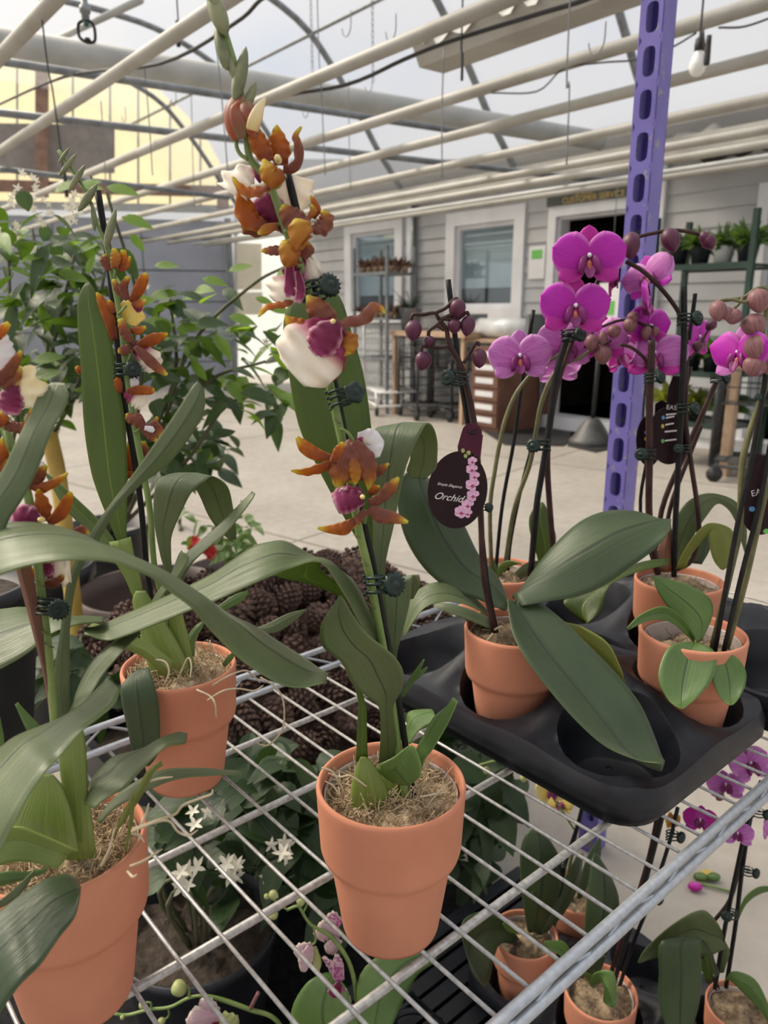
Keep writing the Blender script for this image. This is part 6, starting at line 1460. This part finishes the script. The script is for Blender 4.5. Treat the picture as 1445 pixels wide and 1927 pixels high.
# roll of clear film in a holder beside the table
rs, rz = sof(945, 618, .5); rl = thing('film_roll', 'roll of clear plastic film on a small stand under the window', 'roll', wl(rs, 0, .45))
MB().tube([wl(rs-.42, rz, .45), wl(rs+.42, rz, .45)], .115, 20).build('film', plain('clear_film', (.5,.52,.53), (.64,.66,.67), 8., .2), rl)
for s in (-.46, .46): MB().box(wl(rs+s, rz+.02, .45), .05, .30, .28, WR, V).build('end_frame', 'steel', rl, False)
MB().box(wl(rs, rz-.14, .45), .97, .36, .04, WR, V).build('stand_top', 'palewood', rl, False)
for s in (-.44, .44): MB().box(wl(rs+s, (rz-.16)/2, .28), .03, .03, rz-.16, WR, V).build('leg', 'steel', rl, False)
# brown drawer cabinet with white labels
cs0, cz = sof(887, 652, .95); cs1 = sof(941, 652, .95)[0]
M['brownbox'] = plain('brown_card', (.12,.05,.03), (.17,.08,.05), 5., .6)
cb = thing('drawer_cabinet', 'brown cabinet with white-labelled drawer fronts under the window', 'cabinet', wl((cs0+cs1)/2, 0, .5))
MB().box(wl((cs0+cs1)/2, cz*.5, .5), cs1-cs0, .86, cz, WR, V).build('body', 'brownbox', cb, False)
for k in range(6):
    z = cz*(.08+.155*k)+.05
    d = MB().box(wl((cs0+cs1)/2, z, .94), (cs1-cs0)*.92, .02, cz*.135, WR, V).build('drawer', 'brownbox', cb, False)
    MB().box(wl((cs0+cs1)/2, z+.01, .953), (cs1-cs0)*.62, .006, .06, WR, V).build('label_card', 'paper', d, False)
# shopping carts
def cart(name, label, px, py, mat, tall, w, l, tilt=0., seed=1, ang=0., bask=True, dz=.17):
    q = onz(px, py, 0); t = thing(name, label, 'cart', q); ca, sa = math.cos(ang), math.sin(ang)
    D = WR*ca-V*sa; W_ = V*ca+WR*sa
    P = lambda x, yy, z: q+D*x+W_*yy+Vector((0,0,z))
    r = .014
    m = MB()
    for yy in (-w/2, w/2):
        m.tube([P(-l/2, yy, .13), P(l/2, yy, .13)], r, 8); m.tube([P(-l/2, yy, .13), P(-l/2, yy, tall)], r*1.2, 8); m.tube([P(l/2, yy, .13), P(l/2*.8, yy, tall*.72 if bask else dz)], r, 8)
    for x in (-l/2, l/2): m.tube([P(x, -w/2, .13), P(x, w/2, .13)], r, 8)
    m.build('frame', mat, t)
    m = MB()
    for k in range(13):
        yy = -w/2+w*k/12; m.tube([P(-l/2, yy, dz), P(l/2, yy, dz)], .006, 5); m.tube([P(-l/2, yy, .17), P(-l/2, yy, tall)], .006, 5)
    for k in range(9): m.tube([P(-l/2, -w/2, .17+(tall-.17)*k/8), P(-l/2, w/2, .17+(tall-.17)*k/8)], .007, 5)
    for k in range(9): m.tube([P(-l/2+l*k/8, -w/2, dz), P(-l/2+l*k/8, w/2, dz)], .007, 5)
    m.build('wire_deck', mat, t)
    if not bask: b0 = tall*.3
    else: b0 = tall*.62
    m = MB()
    for z in (b0, b0+.13, b0+.26) if bask else ():
        m.tube([P(-l/2, -w/2, z), P(l*.28, -w/2*.9, z), P(l*.28, w/2*.9, z), P(-l/2, w/2, z)], .006, 6, 3)
    for k in range(9 if bask else 0):
        for yy in (-w/2, w/2): m.tube([P(-l/2+l*.78*k/8, yy, b0), P(-l/2+l*.78*k/8, yy, b0+.26)], .005, 5)
    for k in range(7 if bask else 0): m.tube([P(l*.28, -w/2+w*k/6, b0), P(l*.28, -w/2+w*k/6, b0+.26)], .003, 5); m.tube([P(-l/2, -w/2+w*k/6, b0), P(l*.28, -w/2+w*k/6, b0)], .003, 5)
    if bask: m.build('basket', mat, t)
    MB().tube([P(-l/2-.03, -w/2-.02, tall), P(-l/2-.03, w/2+.02, tall)], .016, 8).build('handle', 'dark' if mat == 'black_wire' else mat, t)
    for x in (-l/2+.04, l/2-.04):
        for yy in (-w/2, w/2):
            c = P(x, yy, .0625); MB().tube([c-W_*.015, c+W_*.015], .062, 16).build('wheel', 'dark', t)
            MB().box(P(x, yy, .115), .03, .045, .03, D, W_).build('caster_fork', mat, t, False)
M['chrome'] = plain('bright_wire', (.66,.66,.65), (.76,.76,.75), 20., .4, metal=.2); M['black_wire'] = plain('black_wire', (.02,.021,.024), (.045,.047,.05), 20., .45)
cart('shopping_cart', 'silver wire shopping cart parked by the work table', 735, 775, 'chrome', 1.15, .55, .85, 0, 1, .45, False, .30)
cart('shopping_cart', 'black shopping cart beside the silver one under the purple buds', 800, 785, 'black_wire', 1.0, .48, .62, 0, 2, .3)
cart('shopping_cart', 'second black shopping cart nested closer to the brown cabinet', 858, 788, 'black_wire', .98, .48, .55, 0, 2, .2)
cart('shopping_cart', 'dark shopping cart at the right edge with one caster showing', 1440, 905, 'black_wire', 1.0, .5, .78, 0, 3, -.35)
wq = onz(1362, 895, 0); tag(MB().box(wq+Vector((0,0,.45)), .07, .07, .9, WR, V).build('timber_post', 'palewood', None, False), 'short pale timber post next to the cart at the right edge', 'post')
# door mats and the stand
def mat_(pts, lab):
    tag(MB().prism([onz(a, b, .012) for a, b in pts], Vector((0,0,-.011))).build('door_mat', 'dark', None, False), lab, 'mat')
mat_([(905,808),(1075,778),(1120,792),(1060,838),(950,836)], 'flat black door mat lying left of the round stand base')
mat_([(1078,800),(1165,812),(1215,830),(1120,850),(1068,838)], 'flat black door mat in front of the doorway step')
q = onz(1112, 836, 0); st_ = thing('stand', 'weighted grey bell-shaped stand base with a thin pole before the doorway', 'stand', q)
MB().lathe([(.001,0),(.215,0),(.225,.015),(.222,.05),(.19,.075),(.13,.17),(.075,.25),(.05,.265),(.001,.27)], 40, Matrix.Translation(q)).build('base', plain('dark_grey_plastic', (.05,.05,.05), (.09,.088,.085), 8., .5), st_)
MB().tube([q+Vector((0,0,.26)), q+Vector((.02,.0,1.05))], .02, 12).build('pole', 'dark', st_)
# dark green plant rack at the right with ferns
gl = [sof(1300, 505, .8)[1], sof(1300, 700, .8)[1], sof(1300, 792, .8)[1]]
M['rackg'] = plain('dark_green_enamel', (.01,.03,.022), (.02,.05,.038), 10., .4)
g0, g1 = rackbox('plant_rack', 'dark green rack of potted ferns right of the purple post', (1222, 1402), 1.0, sof(1340, 400, 1.0)[1], 0, gl, .045, 'rackg', .5)
gs = sof(1345, 600, .62)[0]; 
M['fern'] = leafmat('fern_leaf', (.03,.075,.015), (.07,.14,.03), (.06,.12,.03), .3, (.2,.35,.03), .5)
fl_lab = ['feathery palm in a dark pot, first from the left on the green rack','feathery palm in a dark pot, second from the left on the green rack','feathery palm in a pale pot on the green rack','feathery palm at the right end of the green rack']
for i in range(4):
    smallpot(fl_lab[i], g0+(g1-g0)*(i+.55)/4.2, gl[0]+.012, .82, .085, .15, 'paper' if i == 2 else 'blackpot', 'fern', 170, .30 if i != 0 else .22, .022, .45, None, 'potted_palm')
sl_lab = ['trailing green plant, first from the left on the middle tier of the green rack','trailing green plant, second from the left on the middle tier of the green rack','trailing green plant, third on the middle tier of the green rack','trailing green plant, last on the middle tier of the green rack']
for i in range(4): smallpot(sl_lab[i], g0+(g1-g0)*(i+.55)/4.2, gl[1]+.012, .80, .09, .15, 'blackpot', 'leafl' if i % 2 else 'fern', 70, .30, .035, .2, None, 'trailing_plant')
bl_lab = ['yellow-green leafy plant low on the green rack, left side','yellow-green leafy plant low on the green rack, centre','dark leafy plant low on the green rack, right side']
for i in range(3): smallpot(bl_lab[i], g0+(g1-g0)*(i+.6)/3.3, gl[2]+.012, .80, .09, .14, 'blackpot', ('leafy','leafy','fern')[i], 50, .30, .035, .2, None, 'leafy_plant')

for o in bpy.data.objects:
    if 'w' in o.keys(): del o['w']
